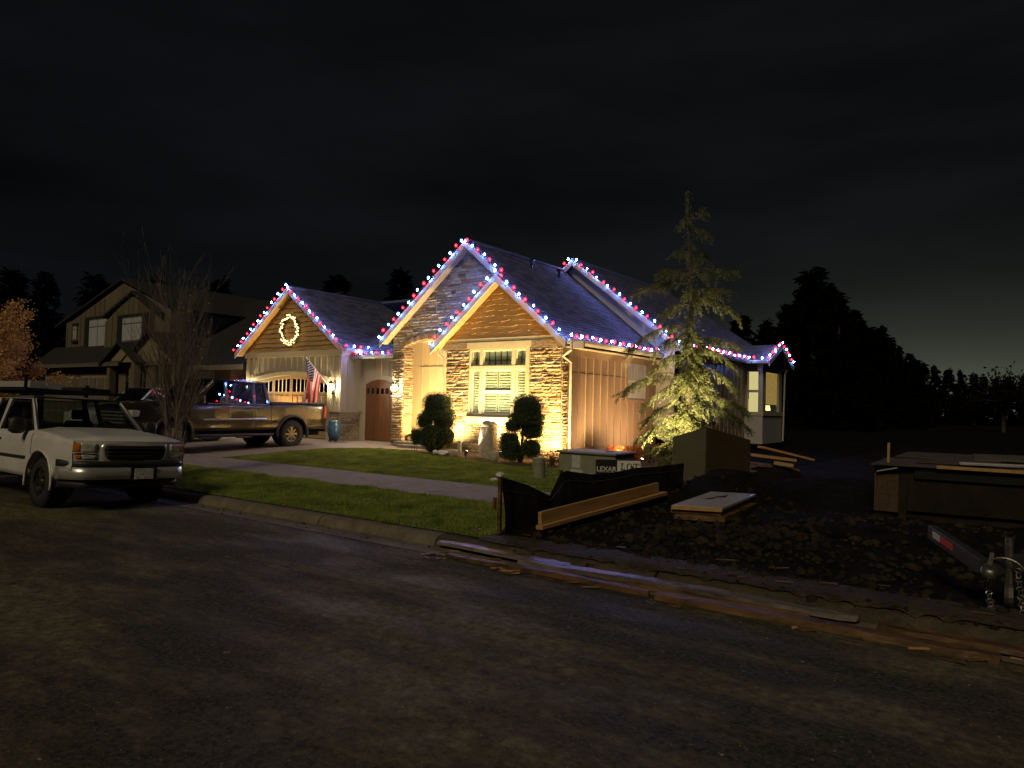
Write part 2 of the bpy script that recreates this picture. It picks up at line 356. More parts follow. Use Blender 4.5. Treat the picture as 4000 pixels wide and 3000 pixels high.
def orient(d, up=Vector((0, 0, 1))):
    return Vector(d).to_track_quat('Z', 'Y').to_matrix()
def leafcloud(P, D, size, ratio=.45, spread=.9):
    """one triangle pair (kite) per point P, pointing about along D"""
    n = len(P); D = D + RNG.normal(0, spread, (n, 3)); D /= np.linalg.norm(D, axis=1)[:, None] + 1e-9
    Q = RNG.normal(0, 1, (n, 3)); Sx = np.cross(D, Q); Sx /= np.linalg.norm(Sx, axis=1)[:, None] + 1e-9
    L = (size * RNG.uniform(.6, 1.3, n))[:, None]; Wd = L * ratio * .5
    V = np.stack([P, P + D * L * .5 + Sx * Wd, P + D * L, P + D * L * .5 - Sx * Wd], 1).reshape(-1, 3)
    F = np.arange(4 * n).reshape(n, 4); return V, F

# ---------------------------------------------------------------- ground
def sst(a, b, x):
    t = min(1, max(0, (x - a) / (b - a))); return t * t * (3 - 2 * t)
_TX = [(-400, 0), (-60, .1), (-30, .2), (-20, .25), (-14, .27), (-12, .22), (-10, .18), (-7, .16), (-5, .10), (0, .05), (400, 0)]
def _hash(x, y):
    return math.sin(x * 1.7 + 1.3 * math.sin(y * 2.1)) * .5 + math.sin(y * 2.9 + 1.9 * math.sin(x * 1.3 + .7)) * .5
MOUNDS = [(-4.35, 12.3, 1.0, 1.3, .55), (-3.0, 14.5, 1.6, 1.2, .35), (-1.2, 10.3, 1.5, 1.0, .22), (-2.6, 8.6, 1.2, .7, .13)]
def zg(x, y):
    if y < 6.5: b = -.02 * min(max(0, y - 1), 5.5)
    elif y < 6.6: b = -.11 + 1.4 * (y - 6.5)
    elif y < 8.75: b = .03 + .07 * (y - 6.6) / 2.15
    elif y < 10.4: b = .10 + .03 * (y - 8.75) / 1.65
    else:
        t = 0
        for (x0, a), (x1, c) in zip(_TX, _TX[1:]):
            if x0 <= x <= x1: t = a + (c - a) * (x - x0) / (x1 - x0)
        b = .13 + (t - .13) * sst(10.4, 14.6, y)
    k = sst(-5.25, -4.6, x) * sst(6.9, 7.6, y) * (1 - sst(40, 60, y))
    if k > 0:
        h = .03 + .04 * _hash(x * 1.2, y * 1.2) + .022 * _hash(x * 4.1, y * 3.7) + .014 * _hash(x * 9.3 + 2, y * 8.1) + .009 * _hash(x * 17.7, y * 19.3)
        h -= .05 * math.exp(-((y - 7.95 - .12 * x) / .14) ** 2) + .05 * math.exp(-((y - 9.55 - .12 * x) / .14) ** 2)
        for (cx, cy, sx, sy, hh) in MOUNDS: h += hh * math.exp(-((x - cx) / sx) ** 2 - ((y - cy) / sy) ** 2)
        b = b * (1 - k) + h * k
    return b
def axis(lo, hi, step, far):
    a = list(np.arange(lo, hi + 1e-6, step)); d = step
    while a[-1] < far[1]: d *= 1.5; a.append(min(a[-1] + d, far[1]))
    d = step; b = [lo]
    while b[-1] > far[0]: d *= 1.5; b.append(max(b[-1] - d, far[0]))
    return b[:0:-1] + a
xs = axis(-30, 4, .4, (-500, 400)); ys = axis(-1, 24, .3, (-300, 700))
b = MB(); nx, ny = len(xs), len(ys)
for x in xs:
    for y in ys: b.v.append((x, y, zg(x, y) - .03))
for i in range(nx - 1):
    for j in range(ny - 1): b.f.append((i * ny + j, (i + 1) * ny + j, (i + 1) * ny + j + 1, i * ny + j + 1)); b.m.append(0)
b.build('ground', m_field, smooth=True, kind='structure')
def sheet(name, x0, x1, y0, y1, off, m, step=.4, smooth=True, **k):
    nu = max(1, int((x1 - x0) / step)); nv = max(1, int((y1 - y0) / step)); mb = MB()
    mb.grid(lambda u, v: (x0 + (x1 - x0) * u, y0 + (y1 - y0) * v, zg(x0 + (x1 - x0) * u, y0 + (y1 - y0) * v) + off), nu, nv)
    return mb.build(name, m, smooth=smooth, kind='structure')
def polysheet(name, poly, off, m, step=.3, thick=0):
    """triangulated polygon following the terrain"""
    import mathutils.geometry as mg
    xs_ = [p[0] for p in poly]; ys_ = [p[1] for p in poly]; mb = MB()
    def inside(x, y):
        c = False; j = len(poly) - 1
        for i in range(len(poly)):
            if (poly[i][1] > y) != (poly[j][1] > y) and x < (poly[j][0] - poly[i][0]) * (y - poly[i][1]) / (poly[j][1] - poly[i][1]) + poly[i][0]: c = not c
            j = i
        return c
    pts = []
    for i in range(len(poly)):
        a, c = Vector(poly[i]), Vector(poly[(i + 1) % len(poly)]); n = max(1, int((c - a).length / step))
        pts += [a.lerp(c, q / n) for q in range(n)]
    nb = len(pts)
    for x in np.arange(min(xs_) + step / 2, max(xs_), step):
        for y in np.arange(min(ys_) + step / 2, max(ys_), step):
            if inside(x, y) and min((p - Vector((x, y))).length for p in pts[:nb]) > step * .45: pts.append(Vector((x, y)))
    ed = [(i, (i + 1) % nb) for i in range(nb)]
    v, e, f, *_ = mg.delaunay_2d_cdt(pts, ed, [], 1, 1e-5)
    mb.add([(p.x, p.y, zg(p.x, p.y) + off) for p in v], [tuple(q) for q in f])
    return mb.build(name, m, smooth=True, kind='structure'), inside
sheet('road', -160, 60, -9, 6.1, .004, m_asphalt, .6)
sheet('gutter', -160, 60, 6.1, 6.5, .009, m_curb, .3)
# curb stones with joints
m_mudcurb = mat('muddy curb', (.025, .018, .010), .8, scale=5, col2=(.085, .064, .037), bump=.8, bscale=30, detail=8, dist=.03)
curb = thing('curb', (-7, 6.6, 0), None, None, kind='structure')
cx = -40.0; ci = 0
prof = [(6.475, -.14), (6.50, -.10), (6.53, -.03), (6.57, .0), (6.62, .015), (6.74, .022), (6.75, -.1)]
cs = [-40]; 
for q in (-34, -28.5, -23, -17.5, -14.2, -11.1, -8.05, -5.86, -3.0, 0, 3, 6, 9): cs.append(q)
for a, c in zip(cs, cs[1:]):
    mb = MB(); mb.prism([(a + .012, y, z) for y, z in prof], (c - a - .024, 0, 0)); mb.build('curb_stone', m_curb if a < -6 else m_mudcurb, curb, bevel=.008)
# sidewalk slabs
walk = thing('sidewalk', (-12, 9.5, .1), None, None, kind='structure')
for a in np.arange(-44.3, -5.0, 1.5):
    c = min(a + 1.5, -5.2); mb = MB()
    mb.add([(a + .009, 8.77, zg(a, 8.77) - .05), (c - .009, 8.77, zg(c, 8.77) - .05), (c - .009, 10.38, zg(c, 10.38) - .05), (a + .009, 10.38, zg(a, 10.38) - .05),
            (a + .009, 8.77, zg(a, 8.77) + .012), (c - .009, 8.77, zg(c, 8.77) + .012), (c - .009, 10.38, zg(c, 10.38) + .012), (a + .009, 10.38, zg(a, 10.38) + .012)],
           [(0, 3, 2, 1), (4, 5, 6, 7), (0, 1, 5, 4), (1, 2, 6, 5), (2, 3, 7, 6), (3, 0, 4, 7)])
    mb.build('slab', m_conc, walk, bevel=.01)
sheet('sidewalk_base', -44, -5.3, 8.74, 10.41, .0, m_dirt, .8)
# driveway and entry path
polysheet('driveway', [(-26.5, 10.42), (-16.75, 10.42), (-16.95, 12.2), (-16.7, 13.9), (-15.6, 14.95), (-14.35, 14.75), (-14.2, 15.98), (-16.75, 16.38), (-16.8, 17.88), (-20, 17.88), (-20, 16.98), (-26.5, 16.98)], .006, m_drive, .5)
sheet('driveway_apron', -26.5, -16.9, 6.76, 8.73, .008, m_conc, .5)
LAWN = [(-16.6, 10.42), (-16.9, 12.2), (-16.62, 13.9), (-15.5, 14.85), (-14.3, 14.62), (-13, 14.35), (-11.5, 14.05), (-10.2, 13.9), (-9.3, 13.95), (-8.6, 14.4), (-7.2, 13.2), (-5.9, 12.6), (-5.35, 12.2), (-5.32, 10.42)]
_, in_lawn = polysheet('lawn', LAWN, .003, m_lawn, .4)
sheet('planting_strip', -16.6, -5.3, 6.70, 8.74, .003, m_lawn, .4)
BED = [(-14.3, 14.66), (-13, 14.38), (-11.5, 14.08), (-10.2, 13.93), (-9.3, 13.98), (-8.6, 14.43), (-7.2, 13.23), (-5.6, 12.7), (-5.6, 20.5), (-9.2, 22), (-10.05, 22), (-10.05, 15.98), (-14.1, 15.98)]
polysheet('planting_bed', BED, .012, m_bed, .35)
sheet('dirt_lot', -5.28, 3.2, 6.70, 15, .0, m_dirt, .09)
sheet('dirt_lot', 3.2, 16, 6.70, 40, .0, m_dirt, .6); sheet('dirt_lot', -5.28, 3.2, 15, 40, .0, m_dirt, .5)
# --- grass blades
def grass(n, sampler, name, label, h0, h1):
    P = np.array([sampler() for _ in range(n)]); P3 = np.array([(x, y, zg(x, y)) for x, y in P])
    # taller tufts in patches
    pat = np.array([.75 + .38 * _hash(x * 2.3, y * 2.1) + .28 * _hash(x * 6.1 + 3, y * 5.3) for x, y in P]); pat = np.clip(pat, .3, 1.6)
    h = RNG.uniform(h0, h1, n) * pat; a = RNG.uniform(0, 2 * np.pi, n); w = RNG.uniform(.004, .008, n)
    lean = RNG.normal(0, .45, (n, 2)) * h[:, None]
    s_ = np.stack([np.cos(a) * w, np.sin(a) * w, np.zeros(n)], 1)
    tip = P3 + np.stack([lean[:, 0], lean[:, 1], h], 1)
    V = np.stack([P3 - s_, P3 + s_, tip], 1).reshape(-1, 3); F = np.arange(3 * n).reshape(n, 3)
    o = bpy.data.objects.new(name, npmesh(name, V, F, m_grass)); COL.objects.link(o)
    tag(o, label, 'grass', kind='stuff')
def sm_strip(): 
    while True:
        x = -5.33 - 11.2 * random.random(); y = random.uniform(6.74, 8.78) + random.gauss(0, .03)
        return (x, y)
def sm_lawn():
    while True:
        x = random.uniform(-17, -5.3); y = random.uniform(10.4, 14.9)
        if in_lawn(x, y): return (x, y)
grass(95000, sm_strip, 'strip_grass', 'green grass of the strip between kerb and sidewalk', .03, .075)
grass(130000, sm_lawn, 'lawn_grass', 'lit green front lawn between sidewalk and the house', .03, .055)
# --- clods and stones on the lot
def rocks(n, sampler, name, label, s0, s1, m, parent=None):
    base = np.array([(0, 0, 1), (.9, 0, .3), (.2, .85, .3), (-.75, .5, .3), (-.7, -.55, .3), (.3, -.85, .25), (.6, .45, -.4), (-.3, .7, -.5), (-.8, 0, -.4), (-.1, -.75, -.4), (.7, -.4, -.4)])
    fc = np.array([(0, 1, 2), (0, 2, 3), (0, 3, 4), (0, 4, 5), (0, 5, 1), (1, 6, 2), (2, 7, 3), (3, 8, 4), (4, 9, 5), (5, 10, 1), (6, 7, 2), (7, 8, 3), (8, 9, 4), (9, 10, 5), (10, 6, 1)])
    VV, FF = [], []
    for i in range(n):
        x, y = sampler(); s_ = s0 * (s1 / s0) ** (random.random() ** 2.6)
        a = random.random() * 6.28; c, s2 = math.cos(a), math.sin(a)
        v = base * RNG.uniform(.7, 1.25, (11, 1)) * np.array([s_ * random.uniform(.8, 1.6), s_ * random.uniform(.7, 1.1), s_ * random.uniform(.5, .9)])
        v = np.stack([v[:, 0] * c - v[:, 1] * s2 + x, v[:, 0] * s2 + v[:, 1] * c + y, v[:, 2] + zg(x, y) + s_ * .25], 1)
        FF.append(fc + 11 * i); VV.append(v)
    o = bpy.data.objects.new(name, npmesh(name, np.concatenate(VV), np.concatenate(FF), m)); COL.objects.link(o)
    tag(o, label, 'soil', kind='stuff')
def sm_lot():
    while True:
        if random.random() < .5: x, y = random.gauss(-3.0, .9), random.gauss(8.5, .9)
        else: x, y = random.uniform(-5, 2.5), random.uniform(6.9, 12)
        if -5.05 < x and y > 6.9: return x, y
rocks(5200, sm_lot, 'dirt_clods', 'dark lumps of dug soil strewn over the building lot', .006, .075, m_clod)
def sm_road():
    x, y = random.uniform(-12, 2), random.uniform(.8, 6.3); return x, y
m_grit = mat('grit', (.07, .06, .045), .8, scale=9, col2=(.24, .21, .16))
rocks(3000, sm_road, 'road_grit', 'gravel and crumbs of mud scattered on the asphalt', .003, .013, m_grit)
def sm_gut():
    return random.uniform(-14, 2), random.uniform(6.1, 6.52)
rocks(500, sm_gut, 'gutter_dirt', 'dirt crumbs and grit lying along the gutter', .006, .03, m_clod)
# leaf litter on the road
LEAFL = ['fallen leaf on the road below the kerb crack, in line with the silt fence post', 'fallen leaf on the road below the longest gutter board', 'fallen leaf on the road at the picture centre', 'fallen leaf nearest the bottom edge right of centre', 'fallen leaf on the road close to the kerb left of the silt fence', 'fallen leaf on the road at the right, halfway to the bottom', 'fallen leaf low on the road left of the centre', 'fallen leaf beside the narrow muddy gutter board', 'fallen leaf lowest and furthest right on the road', 'fallen leaf on the road furthest left, in front of the planting strip']
for i, (x, y) in enumerate([(-5.1, 4.9), (-3.0, 4.7), (-3.45, 3.55), (-2.05, 2.45), (-6.1, 5.2), (-1.2, 3.6), (-4.2, 2.7), (-2.5, 5.2), (-.9, 2.3), (-6.9, 4.4)]):
    mb = MB(); a = random.random() * 6; z0 = zg(x, y) + .006; pts = []
    for k in range(9):
        t = k / 9 * 6.283; r_ = (.026 if k % 2 == 0 else .015) * random.uniform(.8, 1.2)
        pts.append((x + math.cos(t + a) * r_ * 1.3, y + math.sin(t + a) * r_, z0 + random.uniform(0, .015)))
    mb.add([(x, y, z0 + .012)] + pts, [(0, 1 + k, 1 + (k + 1) % 9) for k in range(9)])
    mb.build('fallen_leaf', m_ply if i % 3 else m_curb, None, label=LEAFL[i], cat='leaf', group='fallen leaves on the road')

# mud pushed over the kerb along the lot
mb = MB(); nx_ = 420
for i in range(nx_ + 1):
    x = -5.3 + 9.3 * i / nx_; e_ = sst(-5.3, -4.6, x); wob = .5 + .5 * _hash(x * 2.1, 1.3); w2 = .5 + .5 * _hash(x * 5.7, 4.1)
    y0 = 6.62 - .09 * e_ * (.3 * wob + .3 * w2 + .4 * (.5 + .5 * _hash(x * 17, 2.2))); hh = .010 + .03 * e_ * (.4 + .6 * wob)
    mb.v += [(x, y0, .024 - .11 * max(0, (6.58 - y0) / .1) + .004), (x, y0 + .07, .03 + hh * .7), (x, 6.80, .03 + hh), (x, 7.0, .035 + hh * .6), (x, 7.2, zg(x, 7.2) - .01)]
for i in range(nx_):
    for j in range(4): mb.f.append((i * 5 + j, (i + 1) * 5 + j, (i + 1) * 5 + j + 1, i * 5 + j + 1)); mb.m.append(0)
m_mud = mat('mud', (.022, .016, .009), .75, scale=6, col2=(.06, .045, .024), bump=1.0, bscale=18, dist=.05)
mb.build('mud_bank', m_mud, smooth=True, kind='structure')
def sm_bank(): return random.uniform(-5.0, 3.5), random.uniform(6.52, 7.2)
rocks(900, sm_bank, 'bank_clods', 'crumbled mud and splinters along the edge of the lot', .008, .045, m_clod)

# ---------------------------------------------------------------- the decorated house
H = thing('house', (-16, 18, .25), 'tan single storey house with stone gables, steep shingle roofs and string lights', 'house')
FZ = .12     # walls start below grade
def wallbox(name, a, b_, m, **k): return MB().box(a, b_).build(name, m, H, **k)
# --- roof planes: list of top-surface polygons
PA = .82
def zA(x): return 3.36 + PA * (-9.82 - x)
def zFL(x): return 5.254 - PA * (-12.13 - x) 
def zBL(x): return 6.46 - .81 * (-13.6 - x)
def zRR(x): return 3.56 + .77 * (-9.0 - x)
def zG(x): return 5.9 - .74 * abs(x + 22.83)
roofs = {
 'main_right': [(-9.82, 15.7, 3.36), (-9.82, 21.8, 3.36), (-13.6, 21.8, 6.46), (-13.6, 16.1, 6.46), (-12.13, 16.1, 5.254), (-12.13, 15.7, 5.254)],
 'front_left': [(-12.13, 15.7, 5.254), (-12.13, 16.4, 5.254), (-14.49, 16.4, zFL(-14.49)), (-14.49, 15.7, zFL(-14.49))],
 'entry_left': [(-13.6, 16.1, 6.46), (-13.6, 24, 6.46), (-17.06, 24, zBL(-17.06)), (-17.06, 16.1, zBL(-17.06))],
 'rear_right': [(-9.0, 21.5, 3.56), (-9.0, 34, 3.56), (-13.22, 29.5, zRR(-13.22)), (-13.22, 21.5, zRR(-13.22))],
 'rear_left': [(-13.22, 21.5, zRR(-13.22)), (-13.22, 29.5, zRR(-13.22)), (-17.44, 29.5, 3.56), (-17.44, 21.5, 3.56)],
 'connector': [(-20.2, 17.5, 3.27), (-17.0, 17.5, 3.27), (-17.0, 21.5, 6.0), (-20.2, 21.5, 6.0)],
 'connector_back': [(-23, 21.5, 6.0), (-13, 21.5, 6.0), (-13, 27.5, 3.4), (-23, 27.5, 3.4)],
 'garage_right': [(-19.59, 16.7, zG(-19.59)), (-19.59, 27, zG(-19.59)), (-22.83, 27, 5.9), (-22.83, 16.7, 5.9)],
 'garage_left': [(-22.83, 16.7, 5.9), (-22.83, 27, 5.9), (-26.07, 27, zG(-26.07)), (-26.07, 16.7, zG(-26.07))],
 'bay_near': [(-8.25, 27.85, 3.55), (-8.25, 29.55, 4.32), (-10.6, 29.55, 4.32), (-10.6, 27.85, 3.55)],
 'bay_far': [(-8.25, 29.55, 4.32), (-8.25, 31.25, 3.55), (-10.6, 31.25, 3.55), (-10.6, 29.55, 4.32)],
}
roof_parts = {}
for k, poly in roofs.items():
    P = [Vector(p) for p in poly]; n = (P[1] - P[0]).cross(P[-1] - P[0]).normalized()
    if n.z < 0: P.reverse(); n = (P[1] - P[0]).cross(P[-1] - P[0]).normalized()
    if n.z < 0: n = -n
    o = MB().prism([p - n * .02 for p in P], -n * .11).build('roof', [m_shingle[0]], H)
    roof_parts[k] = (o, P, n)
def inpoly2(p, poly):
    c = False; j = len(poly) - 1; x, y = p
    for i in range(len(poly)):
        if (poly[i][1] > y) != (poly[j][1] > y) and x < (poly[j][0] - poly[i][0]) * (y - poly[i][1]) / (poly[j][1] - poly[i][1]) + poly[i][0]: c = not c
        j = i
    return c
def shingle_plane(key, gap=.145, w0=.30):
    o, P, n = roof_parts[key]
    up = (Vector((0, 0, 1)) - n * n.z).normalized(); t = n.cross(up).normalized()
    O = P[0]; q = [((p - O).dot(t), (p - O).dot(up)) for p in P]
    x0, x1 = min(a for a, _ in q), max(a for a, _ in q); y0, y1 = min(c for _, c in q), max(c for _, c in q)
    mb = MB(); r_ = 0; y = y0
    while y < y1:
        x = x0 - random.random() * w0
        while x < x1:
            w = w0 * random.uniform(.75, 1.2); a, c = max(x, x0), min(x + w - .006, x1); ym = y + gap * .5
            if c - a > .04 and inpoly2(((a + c) / 2, min(ym, y1 - .01)), q):
                th = .014 + random.uniform(0, .008); yb = y - .004; yt = min(y + gap * 1.05, y1)
                A = O + t * a + up * yb; B = O + t * c + up * yb; Cc = O + t * c + up * yt; D = O + t * a + up * yt
                lo = -n * .004
                mb.add([A + n * th, B + n * th, Cc + n * .002, D + n * .002, A + lo, B + lo], [(0, 1, 2, 3), (4, 5, 1, 0), (4, 0, 3), (5, 2, 1)], random.choice((0, 0, 1, 1, 2)))
            x += w
        y += gap; r_ += 1
    s_ = mb.build('shingles', m_shingle, o); s_['kind'] = 'stuff'
for k in ('main_right', 'front_left', 'rear_right', 'connector', 'garage_right', 'bay_near', 'entry_left'): shingle_plane(k)
MB().tube([(-13.6, 16.1, 6.47), (-13.6, 21.5, 6.47)], .07, 5).build('ridge_cap', m_shingle[0], H)
MB().tube([(-13.22, 21.5, 6.82), (-13.22, 29.5, 6.82)], .07, 5).build('ridge_cap', m_shingle[0], H)
MB().tube([(-22.83, 16.7, 5.91), (-22.83, 27, 5.91)], .07, 5).build('ridge_cap', m_shingle[0], H)
for vx, vy in ((-13.1, 18.8), (-13.0, 20.3)):
    MB().lathe([(.05, -.1), (.05, .22), (.09, .23), (.09, .30), (.0, .31)], (vx, vy, zA(vx)), 10).build('roof_vent', m_black, H)
# --- fascias (rakes) and gutters
def fascia(a, b_, h=.22, t=.035, m=m_fascia, name='fascia'):
    a, b_ = Vector(a), Vector(b_)
    return MB().obox(a - Vector((0, 0, h)), (b_ - a), Vector((0, -t, 0)) if abs(b_.y - a.y) < .1 else Vector((t, 0, 0)), Vector((0, 0, h))).build(name, m, H)
def e3(x, y, z): return (x, y, z + .012)
fascia(e3(-14.52, 15.7, zFL(-14.52)), e3(-12.13, 15.7, 5.26)); fascia(e3(-12.13, 15.698, 5.26), e3(-9.80, 15.698, zA(-9.80)))
fascia(e3(-17.1, 16.1, zBL(-17.1)), e3(-13.6, 16.1, 6.465)); fascia(e3(-13.6, 16.098, 6.465), e3(-12.16, 16.098, zA(-12.16)))
fascia(e3(-26.1, 16.7, zG(-26.1)), e3(-22.83, 16.7, 5.905)); fascia(e3(-22.83, 16.698, 5.905), e3(-19.56, 16.698, zG(-19.56)))
fascia(e3(-14.6, 21.5, 6.81 - .77 * 1.38), e3(-13.22, 21.5, 6.815)); fascia(e3(-13.22, 21.498, 6.815), e3(-8.98, 21.498, 3.555))
fascia((-8.25, 27.85, 3.562), (-8.25, 29.55, 4.332), .2); fascia((-8.25, 29.55, 4.332), (-8.25, 31.25, 3.562), .2)
def gutter(a, b_, name='gutter'):
    a, b_ = Vector(a), Vector(b_); d = (b_ - a); out = Vector((d.y, -d.x, 0)).normalized()
    pr = [(0, -.02), (0, -.13), (.07, -.13), (.11, -.07), (.12, -.005), (.10, -.005), (.09, -.06), (.06, -.11), (.015, -.11), (.015, -.02)]
    mb = MB(); mb.prism([a + out * p + Vector((0, 0, q)) for p, q in pr], d); return mb.build(name, m_fascia, H)
gutter((-9.80, 15.75, 3.39), (-9.80, 21.45, 3.39)); gutter((-8.98, 21.6, 3.585), (-8.98, 27.8, 3.585))
gutter((-20.15, 17.49, 3.30), (-17.1, 17.49, 3.30)); gutter((-19.57, 16.75, 3.51), (-19.57, 18.2, 3.51)); gutter((-8.98, 27.82, 3.60), (-8.28, 27.82, 3.60))
MB().box((-9.3, 15.76, 3.12), (-9.62, 15.82, 3.30)).build('gutter_return', m_fascia, H)
MB().tube([(-9.72, 15.85, 3.26), (-9.72, 15.85, 3.10), (-10.02, 15.93, 2.95), (-10.03, 16.35, 2.80), (-10.03, 16.35, .25)], .035, 6).build('downspout', m_fascia, H)
MB().tube([(-14.35, 15.85, 3.22), (-14.35, 15.85, 3.12), (-14.2, 15.93, 2.98), (-14.17, 15.93, 2.85), (-14.17, 15.93, .3)], .035, 6).build('downspout', m_trim, H)
MB().tube([(-8.4, 31.0, 3.4), (-8.5, 30.95, 3.2), (-8.56, 30.95, .4)], .035, 6).build('downspout', m_fascia, H)
# --- soffits under the rakes
def soffit(a, b_, y0, y1, m=m_trim):
    a, b_ = Vector(a), Vector(b_); a.y = b_.y = y0
    return MB().obox(a, b_ - a, (0, y1 - y0, 0), (0, 0, .02)).build('soffit', m, H)
soffit((-14.45, 0, zFL(-14.45) - .17), (-12.13, 0, 5.254 - .17), 15.7, 15.99, m_cedar); soffit((-12.13, 0, 5.254 - .17), (-9.85, 0, zA(-9.85) - .17), 15.7, 15.99, m_cedar)
soffit((-17.03, 0, zBL(-17.03) - .17), (-13.6, 0, 6.46 - .17), 16.1, 16.39); soffit((-13.6, 0, 6.46 - .17), (-12.2, 0, zA(-12.2) - .17), 16.1, 16.39)
soffit((-26.03, 0, zG(-26.03) - .17), (-22.83, 0, 5.73), 16.7, 16.99, m_cedar); soffit((-22.83, 0, 5.73), (-19.62, 0, zG(-19.62) - .17), 16.7, 16.99, m_cedar)
MB().box((-10.08, 15.99, 3.19), (-9.81, 21.75, 3.21)).build('soffit', m_trim, H)
# --- front wing (window wing): wall with opening, stone cladding
WX0, WX1, WZ0, WZ1 = -13.23, -11.11, 1.27, 3.23
fw = MB(); fw.box((-14.12, 16.0, FZ), (WX0, 16.25, 3.4)); fw.box((WX1, 16.0, FZ), (-10.1, 16.25, 3.4)); fw.box((WX0, 16.0, FZ), (WX1, 16.25, WZ0)); fw.box((WX0, 16.0, WZ1), (WX1, 16.25, 3.4))
FRONT = fw.build('stone_wall', m_mortar, H)
FRONT['label'] = 'tan ledge stone wall around the front window'
def stone_mb(x0, x1, y, z0, z1, d, ax='x'):
    """rough faced stone: front grid pushed about; ax = 'x' lies along x facing -y, 'y' lies along y facing +x"""
    mb = MB(); nu, nv = 4, 2; g = .006
    fr = []
    for i in range(nu + 1):
        for j in range(nv + 1):
            u, v = i / nu, j / nv; edge = (i in (0, nu)) or (j in (0, nv))
            px_ = x0 + g + (x1 - x0 - 2 * g) * u + (random.uniform(-.006, .006) if edge else 0); pz = z0 + g + (z1 - z0 - 2 * g) * v + (random.uniform(-.005, .005) if edge else 0)
            dd_ = d * (.62 if edge else 1) + random.uniform(-.009, .009)
            fr.append((px_, dd_, pz))
    bk = [(x0 + g, -.01, z0 + g), (x1 - g, -.01, z0 + g), (x1 - g, -.01, z1 - g), (x0 + g, -.01, z1 - g)]
    def W(p): return (p[0], y - p[1], p[2]) if ax == 'x' else (y + p[1], p[0], p[2])
    n = len(fr); fs = []
    for i in range(nu):
        for j in range(nv):
            a = i * (nv + 1) + j; fs.append((a, a + nv + 1, a + nv + 2, a + 1))
    bot = [i * (nv + 1) for i in range(nu + 1)]; top = [i * (nv + 1) + nv for i in range(nu + 1)]
    fs += [tuple([n, n + 1] + bot[::-1]), tuple([n + 2, n + 3] + top), tuple([n + 3, n] + [0, 1, 2]), tuple([n + 1, n + 2] + [nu * (nv + 1) + 2, nu * (nv + 1) + 1, nu * (nv + 1)])]
    mb.add([W(p) for p in fr] + [W(p) for p in bk], fs); return mb
def lay(x0, x1, y, z0, z1, parent, keep=lambda a, b_, z: True, ax='x', hmin=.065, hmax=.125, wmin=.16, wmax=.52, single=True, holder=None, clip=None, wts=(6, 6, 3, 5, 2, 3, 1)):
    z = z0; out = 0
    while z < z1 - .02:
        h = min(random.uniform(hmin, hmax), z1 - z)
        if z1 - z - h < .045: h = z1 - z
        spans = clip(z, z + h) if clip else [(x0, x1)]
        for (s0, s1) in spans:
            x = s0
            while x < s1 - .01:
                w = random.uniform(wmin, wmax)
                if s1 - x - w < .11: w = s1 - x
                w = min(w, s1 - x)
                # now and then two thin stones over each other
                parts_ = [(z, z + h)] if h < .10 or random.random() < .65 else [(z, z + h * .5), (z + h * .5, z + h)]
                for (a, c) in parts_:
                    if keep(x, x + w, (a + c) / 2):
                        mb = stone_mb(x, x + w, y, a, c, random.uniform(.025, .065), ax)
                        mi = random.choices(range(len(wts)), wts)[0]
                        if single: mb.build('stone', m_stone[mi], parent)
                        else: holder.add(mb.v, mb.f, mi)
                        out += 1
                x += w
        z += h
    return out
nst = 0
def clip_front(z, zt):
    zm = (z + zt) / 2
    if zm < WZ0 - .1: return [(-14.12, -10.1)]
    return [(-14.12, WX0 - .01), (WX1 + .01, -10.1)]
nst += lay(-14.12, -10.1, 16.0, .14, 3.2, FRONT, clip=clip_front)
# stone return on the right side
RET = MB(); lay(16.0, 16.28, -10.1, .14, 3.19, None, ax='y', single=False, holder=RET, wmin=.2, wmax=.3)
q = RET.build('stone_return', m_stone, FRONT); q['kind'] = 'stuff'
# entry gable wall with arch
AX0, AX1, ASP, ACR = -16.28, -14.12, 3.34, 3.58
def archz(x):
    t = (x - (AX0 + AX1) / 2) / ((AX1 - AX0) / 2 * 1.12); return ASP + (ACR - ASP) * (1 - t * t) * 1.2
GT = 5.0
eg = MB()
eg.box((-16.78, 16.4, FZ), (AX0, 16.62, 3.3))
xs2 = list(np.linspace(AX0, AX1, 13)); poly = [(x, archz(x)) for x in xs2]
def btop(x): return (zBL(x) if x < -13.6 else zA(x)) - .14
outer = [(-10.6, btop(-10.6)), (-13.6, btop(-13.6)), (-16.78, btop(-16.78)), (-16.78, 3.3), (AX0, 3.3)]
full = poly + [(-10.6, 3.5)] + outer
eg.prism([(x, 16.4, z) for x, z in full], (0, .22, 0))
GABLE = eg.build('entry_gable_wall', m_mortar, H)
nst += lay(-16.78, AX0, 16.4, .2, 3.3, GABLE, wmin=.2, wmax=.5)
PIN = MB(); lay(16.4, 16.8, AX0 - .02, .2, 3.36, None, ax='y', single=False, holder=PIN, wmin=.2, wmax=.4)
PIN.box((-16.76, 16.62, FZ), (AX0 - .03, 16.8, 3.4), 4)
q = PIN.build('pillar_return', m_stone, GABLE); q['kind'] = 'stuff'
def clip_gable(z, zt):
    zm = (z + zt) / 2; L = -16.78 if zm < btop(-16.78) else -13.6 - (btop(-13.6) - zm) / .81; Rr = min(-12.0, -9.96 - (zm - 3.36 + .14) / .82 + .0)
    Rr = -9.82 - (zm + .14 - 3.36) / .82; Rr = min(Rr, -12.13 + .1 if zm < 5.2 else Rr)
    if Rr - L < .12: return []
    if zm < 3.78:
        xs_ = [x for x in np.linspace(AX0, AX1, 60) if archz(x) + .17 > zm]
        return [(L, xs_[0] if xs_ else AX1)] if (xs_ and xs_[0] - L > .1) else ([] if xs_ else [(L, Rr)])
    return [(L, Rr)]
